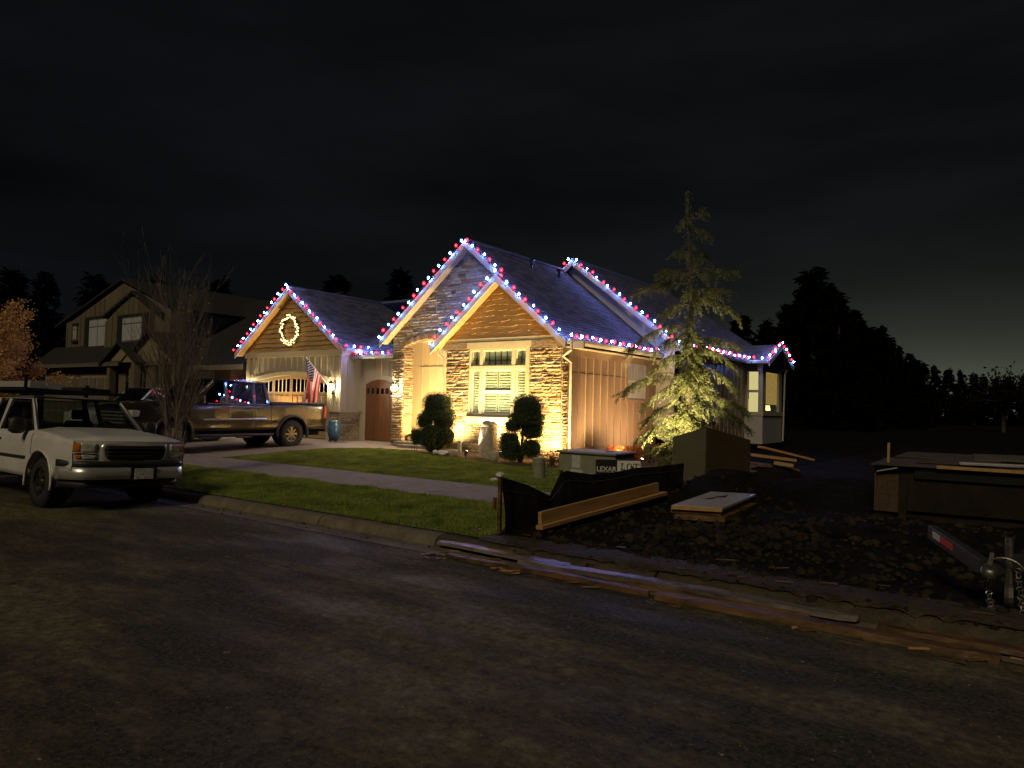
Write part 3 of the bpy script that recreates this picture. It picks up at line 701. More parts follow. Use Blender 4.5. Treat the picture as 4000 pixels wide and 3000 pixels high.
GB = MB(); lay(0, 0, 16.4, 3.3, btop(-13.6) - .02, None, clip=clip_gable, single=False, holder=GB, wts=(1, 2, 1, 6, 1, 6, 0, 8, 8))  # weights favour pale greys, painting bulb light into the gable stone
q = GB.build('gable_stones', m_stone, GABLE); q['kind'] = 'stuff'; q['label'] = 'ledge stone of the tall entry gable with the bulb wash painted in as paler grey'
# arch voussoirs
for i in range(15):
    x0 = AX0 + (AX1 - AX0) * i / 15; x1 = AX0 + (AX1 - AX0) * (i + 1) / 15
    MB().prism([(x0 + .008, 16.34, archz(x0)), (x1 - .008, 16.34, archz(x1)), (x1 - .004, 16.34, archz(x1) + .17), (x0 + .004, 16.34, archz(x0) + .17)], (0, .2, 0)).build('arch_stone', m_stone[random.choice((2, 4, 5, 0))], GABLE, bevel=.012)
# porch
pw = wallbox('porch_wall', (-17.2, 17.2, FZ), (-14.1, 17.35, 3.9), m_siding)
for x in (-16.24, -15.9, -15.57, -15.23, -14.9, -14.56): MB().box((x - .018, 17.18, .55), (x + .018, 17.2, 3.6)).build('batten', m_siding, pw)
MB().box((-16.3, 17.17, 2.78), (-14.13, 17.2, 2.82)).build('joint_trim', m_trim, pw); MB().box((-16.3, 17.16, .42), (-14.13, 17.199, .58)).build('base_trim', m_trim, pw)
wallbox('porch_ceiling', (-16.7, 16.62, 3.62), (-14.12, 17.2, 3.66), m_trim)
wallbox('wing_side_wall', (-14.12, 16.25, FZ), (-14.0, 17.3, 3.7), m_siding)
MB().box((-16.26, 16.0, .10), (-14.2, 17.2, .42)).build('porch_step', m_conc, H, bevel=.015); MB().box((-16.1, 16.45, .42), (-14.2, 17.2, .56)).build('porch_step', m_conc, H, bevel=.015)
MB().box((-15.75, 15.62, .10), (-14.35, 16.0, .36)).build('porch_step', m_conc, H, bevel=.015)
# --- front gable of stained wavy boards
gb = MB(); gb.prism([(-14.3, 16.02, zFL(-14.3) - .18), (-9.96, 16.02, zA(-9.96) - .18), (-12.13, 16.02, 5.07)], (0, .1, 0)); FG = gb.build('gable_wall', m_cedar, H)
def wavy_boards(zlist, left, right, y, parent, m):
    for z0, z1 in zip(zlist, zlist[1:]):
        n = 26; ph = random.random() * 9; mb = MB(); top, bot = [], []
        L0, R0 = left(z0), right(z0); L1, R1 = left(z1), right(z1)
        if R1 - L1 < .05: continue
        for i in range(n + 1):
            t = i / n; xb = L0 + (R0 - L0) * t; wob = .016 * math.sin(xb * 5.1 + ph) + .010 * math.sin(xb * 13 + ph * 2.3) + .006 * math.sin(xb * 29 + ph)
            bot.append((xb, y - .060, z0 + wob)); top.append((L1 + (R1 - L1) * t, y - .006, z1 + .02))
        bk = [(x, y - .002, z) for x, _, z in bot]
        k = n + 1; mb.add(bot + top + bk, [(i, i + 1, k + i + 1, k + i) for i in range(n)] + [(2 * k + i, 2 * k + i + 1, i + 1, i) for i in range(n)])
        mb.build('board', m, parent)
wavy_boards(list(np.linspace(3.52, 5.05, 11)), lambda z: -12.13 - (5.07 - z) / PA + .02, lambda z: -12.13 + (5.07 - z) / PA - .02, 16.02, FG, m_cedar)
MB().box((-14.16, 15.95, 3.40), (-10.06, 16.03, 3.52)).build('frieze_board', m_trim, H); MB().box((-13.3, 15.93, 3.235), (-11.04, 16.0, 3.40)).build('window_head', m_trim, H)
MB().box((-14.14, 15.93, 3.22), (-13.3, 16.0, 3.40)).build('frieze_board', m_stone[4], H); MB().box((-11.04, 15.93, 3.20), (-10.08, 16.0, 3.40)).build('frieze_board', m_stone[4], H)
# --- front window
WN = MB().box((WX0, 16.10, WZ0), (WX1, 16.14, WZ0 + .03)).build('front_window', m_trim, H)
def bars(rects, y0, y1, name, m, parent, bevel=.004):
    for (a, c, d, e) in rects: MB().box((a, y0, d), (c, y1, e)).build(name, m, parent, bevel=bevel)
bars([(WX0, WX0 + .05, WZ0, WZ1), (WX1 - .13, WX1, WZ0, WZ1), (WX0 + .05, WX1 - .13, WZ1 - .06, WZ1), (WX0 + .05, WX1 - .13, WZ0, WZ0 + .09), (WX0 + .05, WX1 - .13, 2.62, 2.73)], 15.955, 16.12, 'window_trim', m_trim, WN)
bars([(-12.85, -12.75, WZ0 + .09, 2.62), (-11.72, -11.59, WZ0 + .09, 2.62), (-12.85, -12.75, 2.73, WZ1 - .06), (-11.72, -11.59, 2.73, WZ1 - .06)], 15.965, 16.11, 'mullion', m_trim, WN)
def sash(x0, x1, z0, z1, w=.04):
    o = MB().box((x0, 16.03, z0), (x1, 16.09, z0 + w)).build('sash', m_white, WN)
    bars([(x0, x1, z1 - w, z1), (x0, x0 + w, z0 + w, z1 - w), (x1 - w, x1, z0 + w, z1 - w)], 16.03, 16.09, 'sash_rail', m_white, o, .003)
    MB().box((x0 + w, 16.052, z0 + w), (x1 - w, 16.058, z1 - w)).build('pane', m_glass, o); return o
sash(-13.17, -12.85, 1.36, 2.62); sash(-12.75, -11.72, 1.36, 1.99); sash(-12.75, -11.72, 2.0, 2.62); sash(-11.59, -11.25, 1.36, 2.62)
for (a, c, n) in ((-13.17, -12.85, 2), (-12.75, -11.72, 5), (-11.59, -11.25, 2)):
    s_ = sash(a, c, 2.73, 3.17, .03)
    for i in range(1, n): x = a + (c - a) * i / n; MB().box((x - .006, 16.02, 2.76), (x + .006, 16.05, 3.14)).build('muntin', m_black, s_)
    MB().box((a + .03, 16.02, 2.90), (c - .03, 16.05, 2.912)).build('muntin', m_black, s_)
MB().box((-13.33, 15.84, 1.185), (-11.05, 16.02, 1.285)).build('window_sill', m_trim, WN, bevel=.01)
MB().box((-13.28, 15.90, 1.08), (-11.10, 15.99, 1.185)).build('window_apron', m_trim, WN, bevel=.006)
# shutters behind the panes
def louvres(x0, x1, z0, z1, y):
    o = MB().box((x0, y, z0), (x0 + .045, y + .03, z1)).build('shutter', m_blind, WN); bars([(x1 - .045, x1, z0, z1), (x0 + .045, x1 - .045, z0, z0 + .06), (x0 + .045, x1 - .045, z1 - .06, z1)], y, y + .03, 'shutter_rail', m_blind, o, 0)
    z = z0 + .09
    while z < z1 - .08:
        MB().obox((x0 + .045, y, z + .058), (x1 - x0 - .09, 0, 0), (0, .026, -.060), (0, .005, .003)).build('louvre', m_blind, o); z += .075
louvres(-13.15, -12.87, 1.4, 2.6, 16.07); louvres(-12.74, -12.25, 1.4, 2.6, 16.07); louvres(-12.23, -11.74, 1.4, 2.6, 16.07); louvres(-11.57, -11.27, 1.4, 2.6, 16.07)
MB().box((-13.15, 16.068, 2.74), (-11.27, 16.078, 3.16)).build('window_shade', m_blind, WN)
wallbox('room_back_wall', (-14.0, 17.0, .3), (-10.3, 17.1, 3.4), m_grayside)
# --- right side wall with battens and window
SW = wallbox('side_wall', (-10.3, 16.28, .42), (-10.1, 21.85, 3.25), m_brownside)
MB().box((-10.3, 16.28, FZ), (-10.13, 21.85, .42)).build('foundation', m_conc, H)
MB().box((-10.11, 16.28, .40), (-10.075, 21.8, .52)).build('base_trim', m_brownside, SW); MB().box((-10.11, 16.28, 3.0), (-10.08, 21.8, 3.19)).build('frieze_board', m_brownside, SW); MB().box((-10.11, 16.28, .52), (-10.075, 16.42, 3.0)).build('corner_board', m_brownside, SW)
for y in np.arange(16.85, 21.7, .42):
    if 19.6 < y < 21.1: MB().box((-10.1, y - .02, .52), (-10.08, y + .02, 1.83)).build('batten', m_brownside, SW)
    else: MB().box((-10.1, y - .02, .52), (-10.08, y + .02, 3.0)).build('batten', m_brownside, SW)
MB().box((-10.1, 16.42, 2.55), (-10.092, 19.6, 2.565)).build('joint_trim', m_darkgap, SW)
SWN = MB().box((-10.1, 19.74, 1.90), (-10.085, 20.97, 3.0)).build('side_window', m_npane, H); SWN['label'] = 'pale curtained window in the brown side wall'
for a, c in (((-10.1, 19.62, 1.80), (-10.06, 21.09, 1.90)), ((-10.1, 19.62, 1.90), (-10.06, 19.74, 3.0)), ((-10.1, 20.97, 1.90), (-10.06, 21.09, 3.0))): MB().box(a, c).build('window_trim', m_brownside, SWN)
MB().box((-10.085, 19.74, 2.44), (-10.07, 20.97, 2.48)).build('sash_rail', m_blind, SWN)
# --- rear gable wall and rear right wall
rg = MB(); rg.prism([(-16.4, 21.8, 4.2), (-9.3, 21.8, .3), (-9.3, 21.8, zRR(-9.3) - .12), (-13.22, 21.8, 6.66)], (0, .15, 0)); RG = rg.build('rear_gable_wall', m_grayside, H)
MB().box((-9.62, 21.78, .4), (-9.58, 21.8, 3.6)).build('batten', m_grayside, RG)
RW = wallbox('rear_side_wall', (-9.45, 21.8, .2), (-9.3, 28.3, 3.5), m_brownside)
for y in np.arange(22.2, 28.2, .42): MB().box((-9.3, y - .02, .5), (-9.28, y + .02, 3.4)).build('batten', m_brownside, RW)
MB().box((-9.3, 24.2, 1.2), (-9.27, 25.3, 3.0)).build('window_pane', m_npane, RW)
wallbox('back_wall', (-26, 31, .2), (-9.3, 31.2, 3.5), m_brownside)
# --- lit corner bay
BAY = MB().box((-9.45, 28.3, .35), (-8.6, 30.9, 1.45)).build('bay', m_grayside, H); BAY['label'] = 'lit corner bay with yellow blind under its own small gable'
MB().box((-9.45, 28.27, 1.45), (-8.57, 30.93, 1.60)).build('bay_sill', m_trim, BAY)
MB().box((-9.45, 28.3, 3.18), (-8.6, 30.9, 3.5)).build('bay_head', m_grayside, BAY)
MB().prism([(-8.6, 28.2, 3.5), (-8.6, 31.0, 3.5), (-8.6, 29.55, 4.15)], (-.1, 0, 0)).build('bay_gable', m_grayside, BAY)
for a, c in (((-9.45, 28.3, 1.6), (-9.2, 28.42, 3.18)), ((-8.78, 28.3, 1.6), (-8.6, 28.5, 3.18)), ((-8.72, 28.5, 1.6), (-8.6, 28.7, 3.18)), ((-8.72, 30.5, 1.6), (-8.6, 30.9, 3.18)), ((-9.2, 28.31, 2.36), (-8.78, 28.4, 2.46))):
    MB().box(a, c).build('bay_post', m_grayside, BAY, bevel=.006)
MB().box((-9.2, 28.5, 1.6), (-8.78, 28.52, 3.18)).build('lit_curtain', e_window, BAY)
MB().box((-9.2, 28.36, 1.6), (-8.78, 28.37, 3.18)).build('pane', m_glass, BAY)
MB().box((-9.3, 28.6, 1.6), (-9.28, 30.6, 2.1)).build('lit_room_wall', e_blind, BAY)
bl = MB().box((-8.69, 28.7, 1.90), (-8.685, 30.5, 3.18)).build('lit_blind', e_blind, BAY)
for z in np.arange(1.92, 3.16, .052): MB().obox((-8.683, 28.72, z), (0, 1.76, 0), (.010, 0, .010), (.002, 0, -.003)).build('slat', m_blind, bl)
MB().box((-8.645, 28.7, 1.6), (-8.64, 30.5, 3.18)).build('pane', m_glass, BAY)
for y in (29.15, 29.6): MB().lathe([(.0, 1.86), (.07, 1.86), (.10, 1.66), (.0, 1.66)], (-8.78, y, 0), 10).build('table_lamp', e_tlamp, BAY)
# --- connector wall with the arched wooden door
CW = wallbox('connector_wall', (-20.0, 17.9, FZ), (-16.7, 18.05, 3.45), m_siding)
for x in (-17.0, -17.38, -17.76, -18.14, -18.52, -18.9, -19.28, -19.8): MB().box((x - .02, 17.878, 2.55), (x + .02, 17.9, 3.2)).build('batten', m_siding, CW)
MB().box((-19.95, 17.87, 3.12), (-16.75, 17.9, 3.24)).build('frieze_board', m_trim, CW)
DX0, DX1 = -19.62, -18.18
def dz(x, h=.17, s0=2.28): t = (x - (DX0 + DX1) / 2) / ((DX1 - DX0) / 2); return s0 + h * (1 - t * t)
DR = MB(); xs3 = np.linspace(DX0, DX1, 11); DR.prism([(DX0, 17.89, .26), (DX1, 17.89, .26)] + [(x, 17.89, dz(x)) for x in xs3[::-1]], (0, .04, 0)); DR = DR.build('arched_door', m_darkgap, H)
DR['label'] = 'arched brown wooden door with small panes'
npl = 9
for i in range(npl):
    x0 = DX0 + (DX1 - DX0) * i / npl; x1 = DX0 + (DX1 - DX0) * (i + 1) / npl
    MB().box((x0 + .004, 17.85, .28), (x1 - .004, 17.892, 1.84)).build('plank', m_wooddoor, DR)
bars([(DX0, DX1, 1.84, 1.93)], 17.84, 17.892, 'door_rail', m_wooddoor, DR)
MB().prism([(DX0, 17.845, 2.14), (DX1, 17.845, 2.14)] + [(x, 17.845, dz(x)) for x in xs3[::-1]], (0, .04, 0)).build('door_rail', m_wooddoor, DR)
for i in range(7):
    x = DX0 + (DX1 - DX0) * i / 6; MB().box((max(DX0, x - .035), 17.845, 1.93), (min(DX1, x + .035), 17.885, 2.14)).build('door_stile', m_wooddoor, DR)
MB().box((DX0 + .05, 17.875, 1.93), (DX1 - .05, 17.879, 2.14)).build('pane', m_darkglass, DR)
def archtrim(x0, x1, yf, zb, fn, w=.13, parent=None):
    mb = MB(); n = 14; xx = np.linspace(x0, x1, n + 1); lo = [(x, fn(x)) for x in xx]; hi = [(x0 - w + (x1 - x0 + 2 * w) * i / n, fn(xx[i]) + w) for i in range(n + 1)]
    for i in range(n): mb.prism([(lo[i][0], yf, lo[i][1]), (lo[i + 1][0], yf, lo[i + 1][1]), (hi[i + 1][0], yf, hi[i + 1][1]), (hi[i][0], yf, hi[i][1])], (0, .06, 0))
    mb.box((x0 - w, yf, zb), (x0, yf + .06, fn(x0))); mb.box((x1, yf, zb), (x1 + w, yf + .06, fn(x1))); return mb.build('arch_trim', m_trim, parent)
archtrim(DX0, DX1, 17.84, .26, dz, .14, DR)
# --- garage
GX0, GX1 = -25.07, -20.65
def gz(x): t = (x - (GX0 + GX1) / 2) / ((GX1 - GX0) / 2); return 2.34 + .24 * (1 - t * t)
gw = MB(); gw.box((-25.75, 17.0, FZ), (GX0, 17.15, 3.35)); gw.box((GX1, 17.0, FZ), (-20.02, 17.15, 3.35))
xg = np.linspace(GX0, GX1, 17); gw.prism([(x, 17.0, gz(x)) for x in xg] + [(GX1, 17.0, 3.35), (GX0, 17.0, 3.35)], (0, .15, 0)); GW = gw.build('garage_wall', m_siding, H)
for x in np.arange(-25.6, -20.05, .345):
    zb = gz(x) + .15 if GX0 - .12 < x < GX1 + .12 else (1.36 if x > GX1 else .3)
    MB().box((x - .02, 16.975, zb), (x + .02, 17.0, 3.28)).build('batten', m_siding, GW)
MB().box((-25.78, 16.94, 3.28), (-19.97, 17.01, 3.50)).build('frieze_board', m_trim, GW)
archtrim(GX0, GX1, 16.93, .26, gz, .15, GW)
gside = MB(); gside.box((-20.15, 16.99, FZ), (-20.0, 17.9, 3.4)); gs = gside.build('garage_side_wall', m_siding, H)
for y in (17.3, 17.62): MB().box((-20.0, y - .02, 1.36), (-19.978, y + .02, 3.35)).build('batten', m_siding, gs)
MB().box((-20.0, 16.95, 3.3), (-19.93, 17.9, 3.42)).build('frieze_board', m_trim, gs)
gg = MB(); gg.prism([(-25.95, 17.02, zG(-25.95) - .18), (-19.71, 17.02, zG(-19.71) - .18), (-22.83, 17.02, 5.72)], (0, .1, 0)); GGW = gg.build('gable_wall', m_cedar, H)
wavy_boards(list(np.linspace(3.50, 5.70, 13)), lambda z: -22.83 - (5.72 - z) / .74 + .02, lambda z: -22.83 + (5.72 - z) / .74 - .02, 17.02, GGW, m_cedar)
wallbox('garage_far_wall', (-25.75, 17.15, FZ), (-25.6, 27, 3.4), m_siding)
# stone wainscot by the garage
WS = MB(); lay(GX1 + .16, -20.0, 16.98, .22, 1.25, None, single=False, holder=WS); lay(-25.75, GX0 - .16, 16.98, .22, 1.25, None, single=False, holder=WS); lay(16.97, 17.85, -19.98, .22, 1.25, None, ax='y', single=False, holder=WS)
q = WS.build('stone_wainscot', m_stone, H); q['kind'] = 'stuff'
MB().box((GX1 + .16, 16.88, 1.25), (-19.90, 17.0, 1.34)).build('wainscot_cap', m_trim, H); MB().box((-20.0, 17.0, 1.25), (-19.88, 17.87, 1.34)).build('wainscot_cap', m_trim, H); MB().box((-25.78, 16.88, 1.25), (GX0 - .16, 17.0, 1.34)).build('wainscot_cap', m_trim, H)
# garage door: frame, panels, arched window row
GD = MB(); GD.prism([(GX0, 17.06, .26), (GX1, 17.06, .26)] + [(x, 17.06, gz(x)) for x in xg[::-1]], (0, .04, 0)); GD = GD.build('garage_door', m_garage, H); GD['label'] = 'brown panelled garage door with arched row of panes'
for zr0, zr1 in ((.28, .36), (.84, .93), (1.40, 1.49), (1.86, 1.96)): MB().box((GX0, 17.03, zr0), (GX1, 17.06, zr1)).build('door_rail', m_garage, GD)
MB().prism([(x, 17.03, gz(x) - .02) for x in xg] + [(x, 17.03, gz(x) - .12) for x in xg[::-1]], (0, .03, 0)).build('door_rail', m_garage, GD)
nb = 4
for i in range(nb + 1):
    x = GX0 + (GX1 - GX0) * i / nb; zt = gz(min(GX1, max(GX0, x))) - .1
    MB().box((max(GX0, x - .08), 17.028, .28), (min(GX1, x + .08), 17.058, zt)).build('door_stile', m_garage, GD)
for i in range(nb):
    x0 = GX0 + (GX1 - GX0) * i / nb + .08; x1 = GX0 + (GX1 - GX0) * (i + 1) / nb - .08
    MB().prism([(x0, 17.045, 1.96), (x1, 17.045, 1.96), (x1, 17.045, gz(x1) - .13), (x0, 17.045, gz(x0) - .13)], (0, .006, 0)).build('pane', m_darkglass, GD)
    for k in range(1, 4):
        x = x0 + (x1 - x0) * k / 4; MB().box((x - .015, 17.03, 1.96), (x + .015, 17.044, gz(x) - .12)).build('muntin', m_white, GD)
    for r0, r1 in ((.36, .84), (.93, 1.40), (1.49, 1.86)):
        for k in range(3):
            xa = x0 + (x1 - x0) * k / 3 + .03; xb = x0 + (x1 - x0) * (k + 1) / 3 - .03
            MB().box((xa, 17.035, r0 + .05), (xb, 17.06, r1 - .05)).build('door_panel', m_garage, GD, bevel=.012)
# house number ornament
hn = MB()
for k, z in enumerate((1.95, 1.83, 1.71, 1.59)): hn.lathe([(.028, -.01), (.045, 0), (.028, .01)], (-20.17, 16.96, z), 8, axis='y')
hn.bar((-20.17, 16.96, 2.02), (-20.17, 16.96, 1.50), .012, .012)
hn.build('iron_ornament', m_black, H)
# --- wall lanterns
def sconce(p, face, label, power):
    x, y, z = p; t = thing('wall_lantern', p, label, 'lantern', 'lit wall lanterns')
    MB().box((x - .06, y, z - .12), (x + .06, y + .03, z + .16)).build('back_plate', m_black, t)
    MB().bar((x, y + .02, z + .19), (x, y - .12, z + .22), .02, .02).build('bracket', m_black, t)
    MB().lathe([(.0, .20), (.03, .19), (.10, .12), (.10, .10), (.0, .10)], (x, y - .12, z), 4).build('cap', m_black, t)
    cg = MB()
    for sx in (-1, 1):
        for sy in (-1, 1): cg.bar((x + .065 * sx, y - .12 + .065 * sy, z + .10), (x + .05 * sx, y - .12 + .05 * sy, z - .16), .012, .012)
    cg.box((x - .055, y - .175, z - .18), (x + .055, y - .065, z - .16)); cg.build('cage', m_black, t)
    MB().blob((x, y - .12, z - .03), .035, .035, .06, 8, 6).build('bulb', e_lantern, t, smooth=True)
    pointlamp((x, y - .13, z - .02), power, (1, .80, .48), t, .06)
sconce((-25.42, 16.95, 2.17), 0, 'lit lantern at the left edge of the garage front', 190)
sconce((-20.32, 16.95, 2.17), 0, 'lit lantern right of the garage door behind the flag', 190)
sconce((-16.53, 16.32, 2.12), 0, 'lit lantern on the stone entry pillar beside the arched door', 230)

# ---------------------------------------------------------------- string lights
bulb_me = {}
for nm, sm_ in (('w', s_white), ('r', s_red)):
    g = MB().lathe([(.0, -.050), (.027, -.045), (.044, -.022), (.049, .004), (.041, .032), (.023, .056), (.0, .070)], n=10); bulb_me[nm] = g.mesh('bulb_glass', sm_, True)
core_me = {}
for nm, em in (('w', e_white), ('r', e_red)):
    core_me[nm] = MB().blob((0, 0, 0), .026, .026, .032, 6, 4).mesh('bulb_core', em, True)
sock_me = MB().lathe([(.0, -.085), (.018, -.085), (.02, -.05), (.0, -.05)], n=6).mesh('bulb_socket', m_black)
def lightstring(pts, label, first='w', spacing=.27, lift=.10, dx=(0, -.045, 0)):
    pts = [Vector(p) + Vector(dx) for p in pts]; mid = pts[len(pts) // 2]
    t = thing('string_lights', pts[0], label, 'string lights', 'red and white string lights along the roof')
    MB().tube([p + Vector((0, 0, .03)) for p in pts], .008, 4).build('wire', m_black, t)
    c = first; left = 0.0
    for a, b_ in zip(pts, pts[1:]):
        L = (b_ - a).length; s_ = left
        while s_ < L:
            p = a.lerp(b_, s_ / L) + Vector((random.uniform(-.03, .03), random.uniform(-.02, .02), lift + random.uniform(-.03, .025)))
            m = Matrix.Translation(p) @ Euler((random.uniform(-.2, .2), random.uniform(-.2, .2), random.random() * 6)).to_matrix().to_4x4() @ Matrix.Scale(random.uniform(.78, 1.12), 4)
            o = inst('bulb', bulb_me[c], t, m); k = inst('core', core_me[c], o, Matrix.Identity(4)); q = inst('socket', sock_me, o, Matrix.Identity(4))
            for w in (k, q): w.parent = o; w.matrix_parent_inverse = Matrix.Identity(4); w.matrix_basis = Matrix.Identity(4)
            c = 'r' if c == 'w' else 'w'; s_ += spacing * random.uniform(.94, 1.06)
        left = s_ - L
lightstring([(-26.07, 16.66, zG(-26.07)), (-22.83, 16.66, 5.9)], 'bulbs climbing the left rake of the garage gable', 'r')
lightstring([(-22.7, 16.66, 5.80), (-19.62, 16.66, zG(-19.62))], 'bulbs down the right rake of the garage gable', 'w')
lightstring([(-19.50, 16.80, 3.50), (-19.50, 18.1, 3.50)], 'short row of bulbs on the garage side gutter', 'r', .34)
lightstring([(-19.95, 17.42, 3.28), (-17.2, 17.42, 3.28)], 'row of bulbs on the low gutter over the arched wooden door', 'w', .27)
lightstring([(-17.06, 16.06, zBL(-17.06)), (-13.6, 16.06, 6.46)], 'bulbs climbing the left rake of the tall stone gable', 'w')
lightstring([(-13.45, 16.06, 6.34), (-12.2, 16.06, zA(-12.2))], 'short run of bulbs down the right rake of the tall stone gable', 'r')
lightstring([(-14.49, 15.66, zFL(-14.49)), (-12.2, 15.66, 5.2)], 'bulbs climbing the left rake of the window gable', 'w')
lightstring([(-12.1, 15.66, 5.25), (-9.86, 15.66, zA(-9.86))], 'bulbs down the right rake of the window gable', 'w')
lightstring([(-9.72, 15.85, 3.39), (-9.72, 21.4, 3.39)], 'long row of bulbs on the gutter over the brown side wall', 'w')
lightstring([(-13.95, 21.46, 6.26), (-13.2, 21.46, 6.83)], 'three bulbs left of the peak of the rear gable', 'r')
lightstring([(-13.0, 21.46, 6.66), (-9.02, 21.46, 3.57)], 'bulbs down the long rake of the rear gable behind the cedar', 'w')
lightstring([(-8.90, 21.8, 3.58), (-8.90, 27.75, 3.58)], 'row of bulbs on the rear gutter between cedar and corner bay', 'r')
lightstring([(-8.75, 27.74, 3.60), (-8.24, 27.78, 3.58), (-8.21, 29.5, 4.34)], 'bulbs up the near rake of the small bay gable', 'r')
lightstring([(-8.21, 29.65, 4.30), (-8.21, 31.2, 3.58)], 'bulbs down the far rake of the small bay gable', 'w')
# ---------------------------------------------------------------- wreath on the garage gable
wr = thing('wreath', (-22.85, 16.9, 3.75), 'round lit wreath of white bulbs hung on the garage gable', 'wreath')
wc = Vector((-22.85, 16.9, 4.3))
ring = [wc + Vector((.5 * math.cos(a), 0, .5 * math.sin(a))) for a in np.linspace(0, 2 * math.pi, 25)]
MB().tube(ring, .045, 6).build('ring', m_topcore, wr)
n = 1500; a = RNG.uniform(0, 2 * np.pi, n); rr = .5 + RNG.normal(0, .045, n)
P = np.stack([wc.x + rr * np.cos(a), wc.y + RNG.normal(-.02, .03, n), wc.z + rr * np.sin(a)], 1); D = np.stack([np.cos(a), np.full(n, -.4), np.sin(a)], 1)
V, F = leafcloud(P, D, .07, .2); o = bpy.data.objects.new('greenery', npmesh('greenery', V, F, m_topleaf)); COL.objects.link(o); attach(o, wr)
wb = MB().blob((0, 0, 0), .026, .026, .026, 8, 5).mesh('wreath_bulb', e_wreath, True)
for i in range(84):
    a = i / 84 * 2 * math.pi + random.uniform(-.05, .05); r_ = .5 + random.uniform(-.085, .085)
    inst('bulb', wb, wr, Matrix.Translation(wc + Vector((r_ * math.cos(a), -.06 + random.uniform(-.02, .02), r_ * math.sin(a)))))
# ---------------------------------------------------------------- flag
fl = thing('flag', (-20.35, 16.9, 1.9), 'stars and stripes flag hanging from an angled pole by the garage door', 'flag')
p0, p1 = Vector((-20.35, 16.98, 1.96)), Vector((-20.35, 15.72, 3.15))
MB().tube([p0, p1], .016, 8).build('pole', m_pole, fl); MB().blob(p1, .035, .035, .035, 8, 6).build('finial', m_alu, fl, smooth=True)
MB().box((-20.40, 16.93, 1.88), (-20.30, 16.99, 2.04)).build('pole_bracket', m_black, fl)
d = (p1 - p0).normalized(); hoist, fly = .92, 1.45
def flagpt(u, v):   # u along fly (0 at pole), v along hoist (0 at the tip end)
    q = p1 - d * (.03 + hoist * v)
    drop = fly * u; q = q + Vector((0, 0, -drop * (.985 - .04 * v)))
    gather = (q.y - 15.78) * -.42 * u            # cloth gathers towards the tip side as it hangs
    q.y += gather - .02 * u
    q.x += .085 * math.sin(v * 13 + u * 2.2) * (.25 + u) + .04 * math.sin(v * 29 + 1) * u
    q.y += .03 * math.sin(v * 17 + 2 * u) * u
    return q
fm = MB(); nu, nv = 40, 52
fm.grid(flagpt, nu, nv)
k = 0
for i in range(nu):
    for j in range(nv):
        s_ = int(j / nv * 13); canton = (i / nu < .40) and (s_ < 7)
        fm.m[k] = 2 if canton else (0 if s_ % 2 == 0 else 1); k += 1
fm.build('cloth', [m_flagr, m_flagw, m_flagb], fl, smooth=True)
st = MB()
for r_ in range(9):
    for c in range(6 if r_ % 2 == 0 else 5):
        u = .40 * ((c * 2 + (1 if r_ % 2 == 0 else 2)) / 12); v = (7 / 13) * ((r_ + 1) / 10)
        C0 = flagpt(u, v); du = (flagpt(u + .01, v) - C0).normalized(); dv = (flagpt(u, v + .01) - C0).normalized(); nn = du.cross(dv).normalized() * .004
        for sgn in (1, -1):
            pts = [C0 + nn * sgn + (du * math.cos(t * .6283) + dv * math.sin(t * .6283)) * (.026 if t % 2 == 0 else .011) for t in range(10)]
            st.add(pts, [tuple(range(10))])
st.build('stars', m_flagw, fl)
# ---------------------------------------------------------------- garden: pots, rocks, topiary, shrubs
pot = thing('planter_pot', (-19.45, 16.3, zg(-19.45, 16.3)), 'tall blue glazed pot on clay feet behind the brown pickup', 'pot')
z0 = zg(-19.45, 16.3)
MB().lathe([(.0, .05), (.16, .05), (.24, .3), (.25, .5), (.20, .66), (.23, .72), (.20, .72), (.17, .66), (.0, .6)], (-19.45, 16.3, z0), 18).build('vessel', m_bluepot, pot, smooth=True)
for a in (0, 2.1, 4.2): MB().box((-19.45 + .13 * math.cos(a) - .04, 16.3 + .13 * math.sin(a) - .04, z0), (-19.45 + .13 * math.cos(a) + .04, 16.3 + .13 * math.sin(a) + .04, z0 + .05)).build('foot', m_clay, pot)
def leaves_on(blobs, n, size, m, name, parent, inward=.04, pw=1.0, spread=.8):
    tot = sum(b_[3] * b_[4] + b_[4] * b_[5] + b_[3] * b_[5] for b_ in blobs); PP, DD = [], []
    for (x, y, z, rx, ry, rz) in blobs:
        k = int(n * (rx * ry + ry * rz + rx * rz) / tot); d_ = RNG.normal(0, 1, (k, 3)); d_ /= np.linalg.norm(d_, axis=1)[:, None]
        s_ = np.sign(d_) * np.abs(d_) ** pw; sc = RNG.uniform(1 - inward * 3, 1 + inward, (k, 1))
        PP.append(s_ * np.array([rx, ry, rz]) * sc + np.array([x, y, z])); DD.append(d_)
    V, F = leafcloud(np.concatenate(PP), np.concatenate(DD), size, .5, spread)
    o = bpy.data.objects.new(name, npmesh(name, V, F, m)); COL.objects.link(o); attach(o, parent); return o
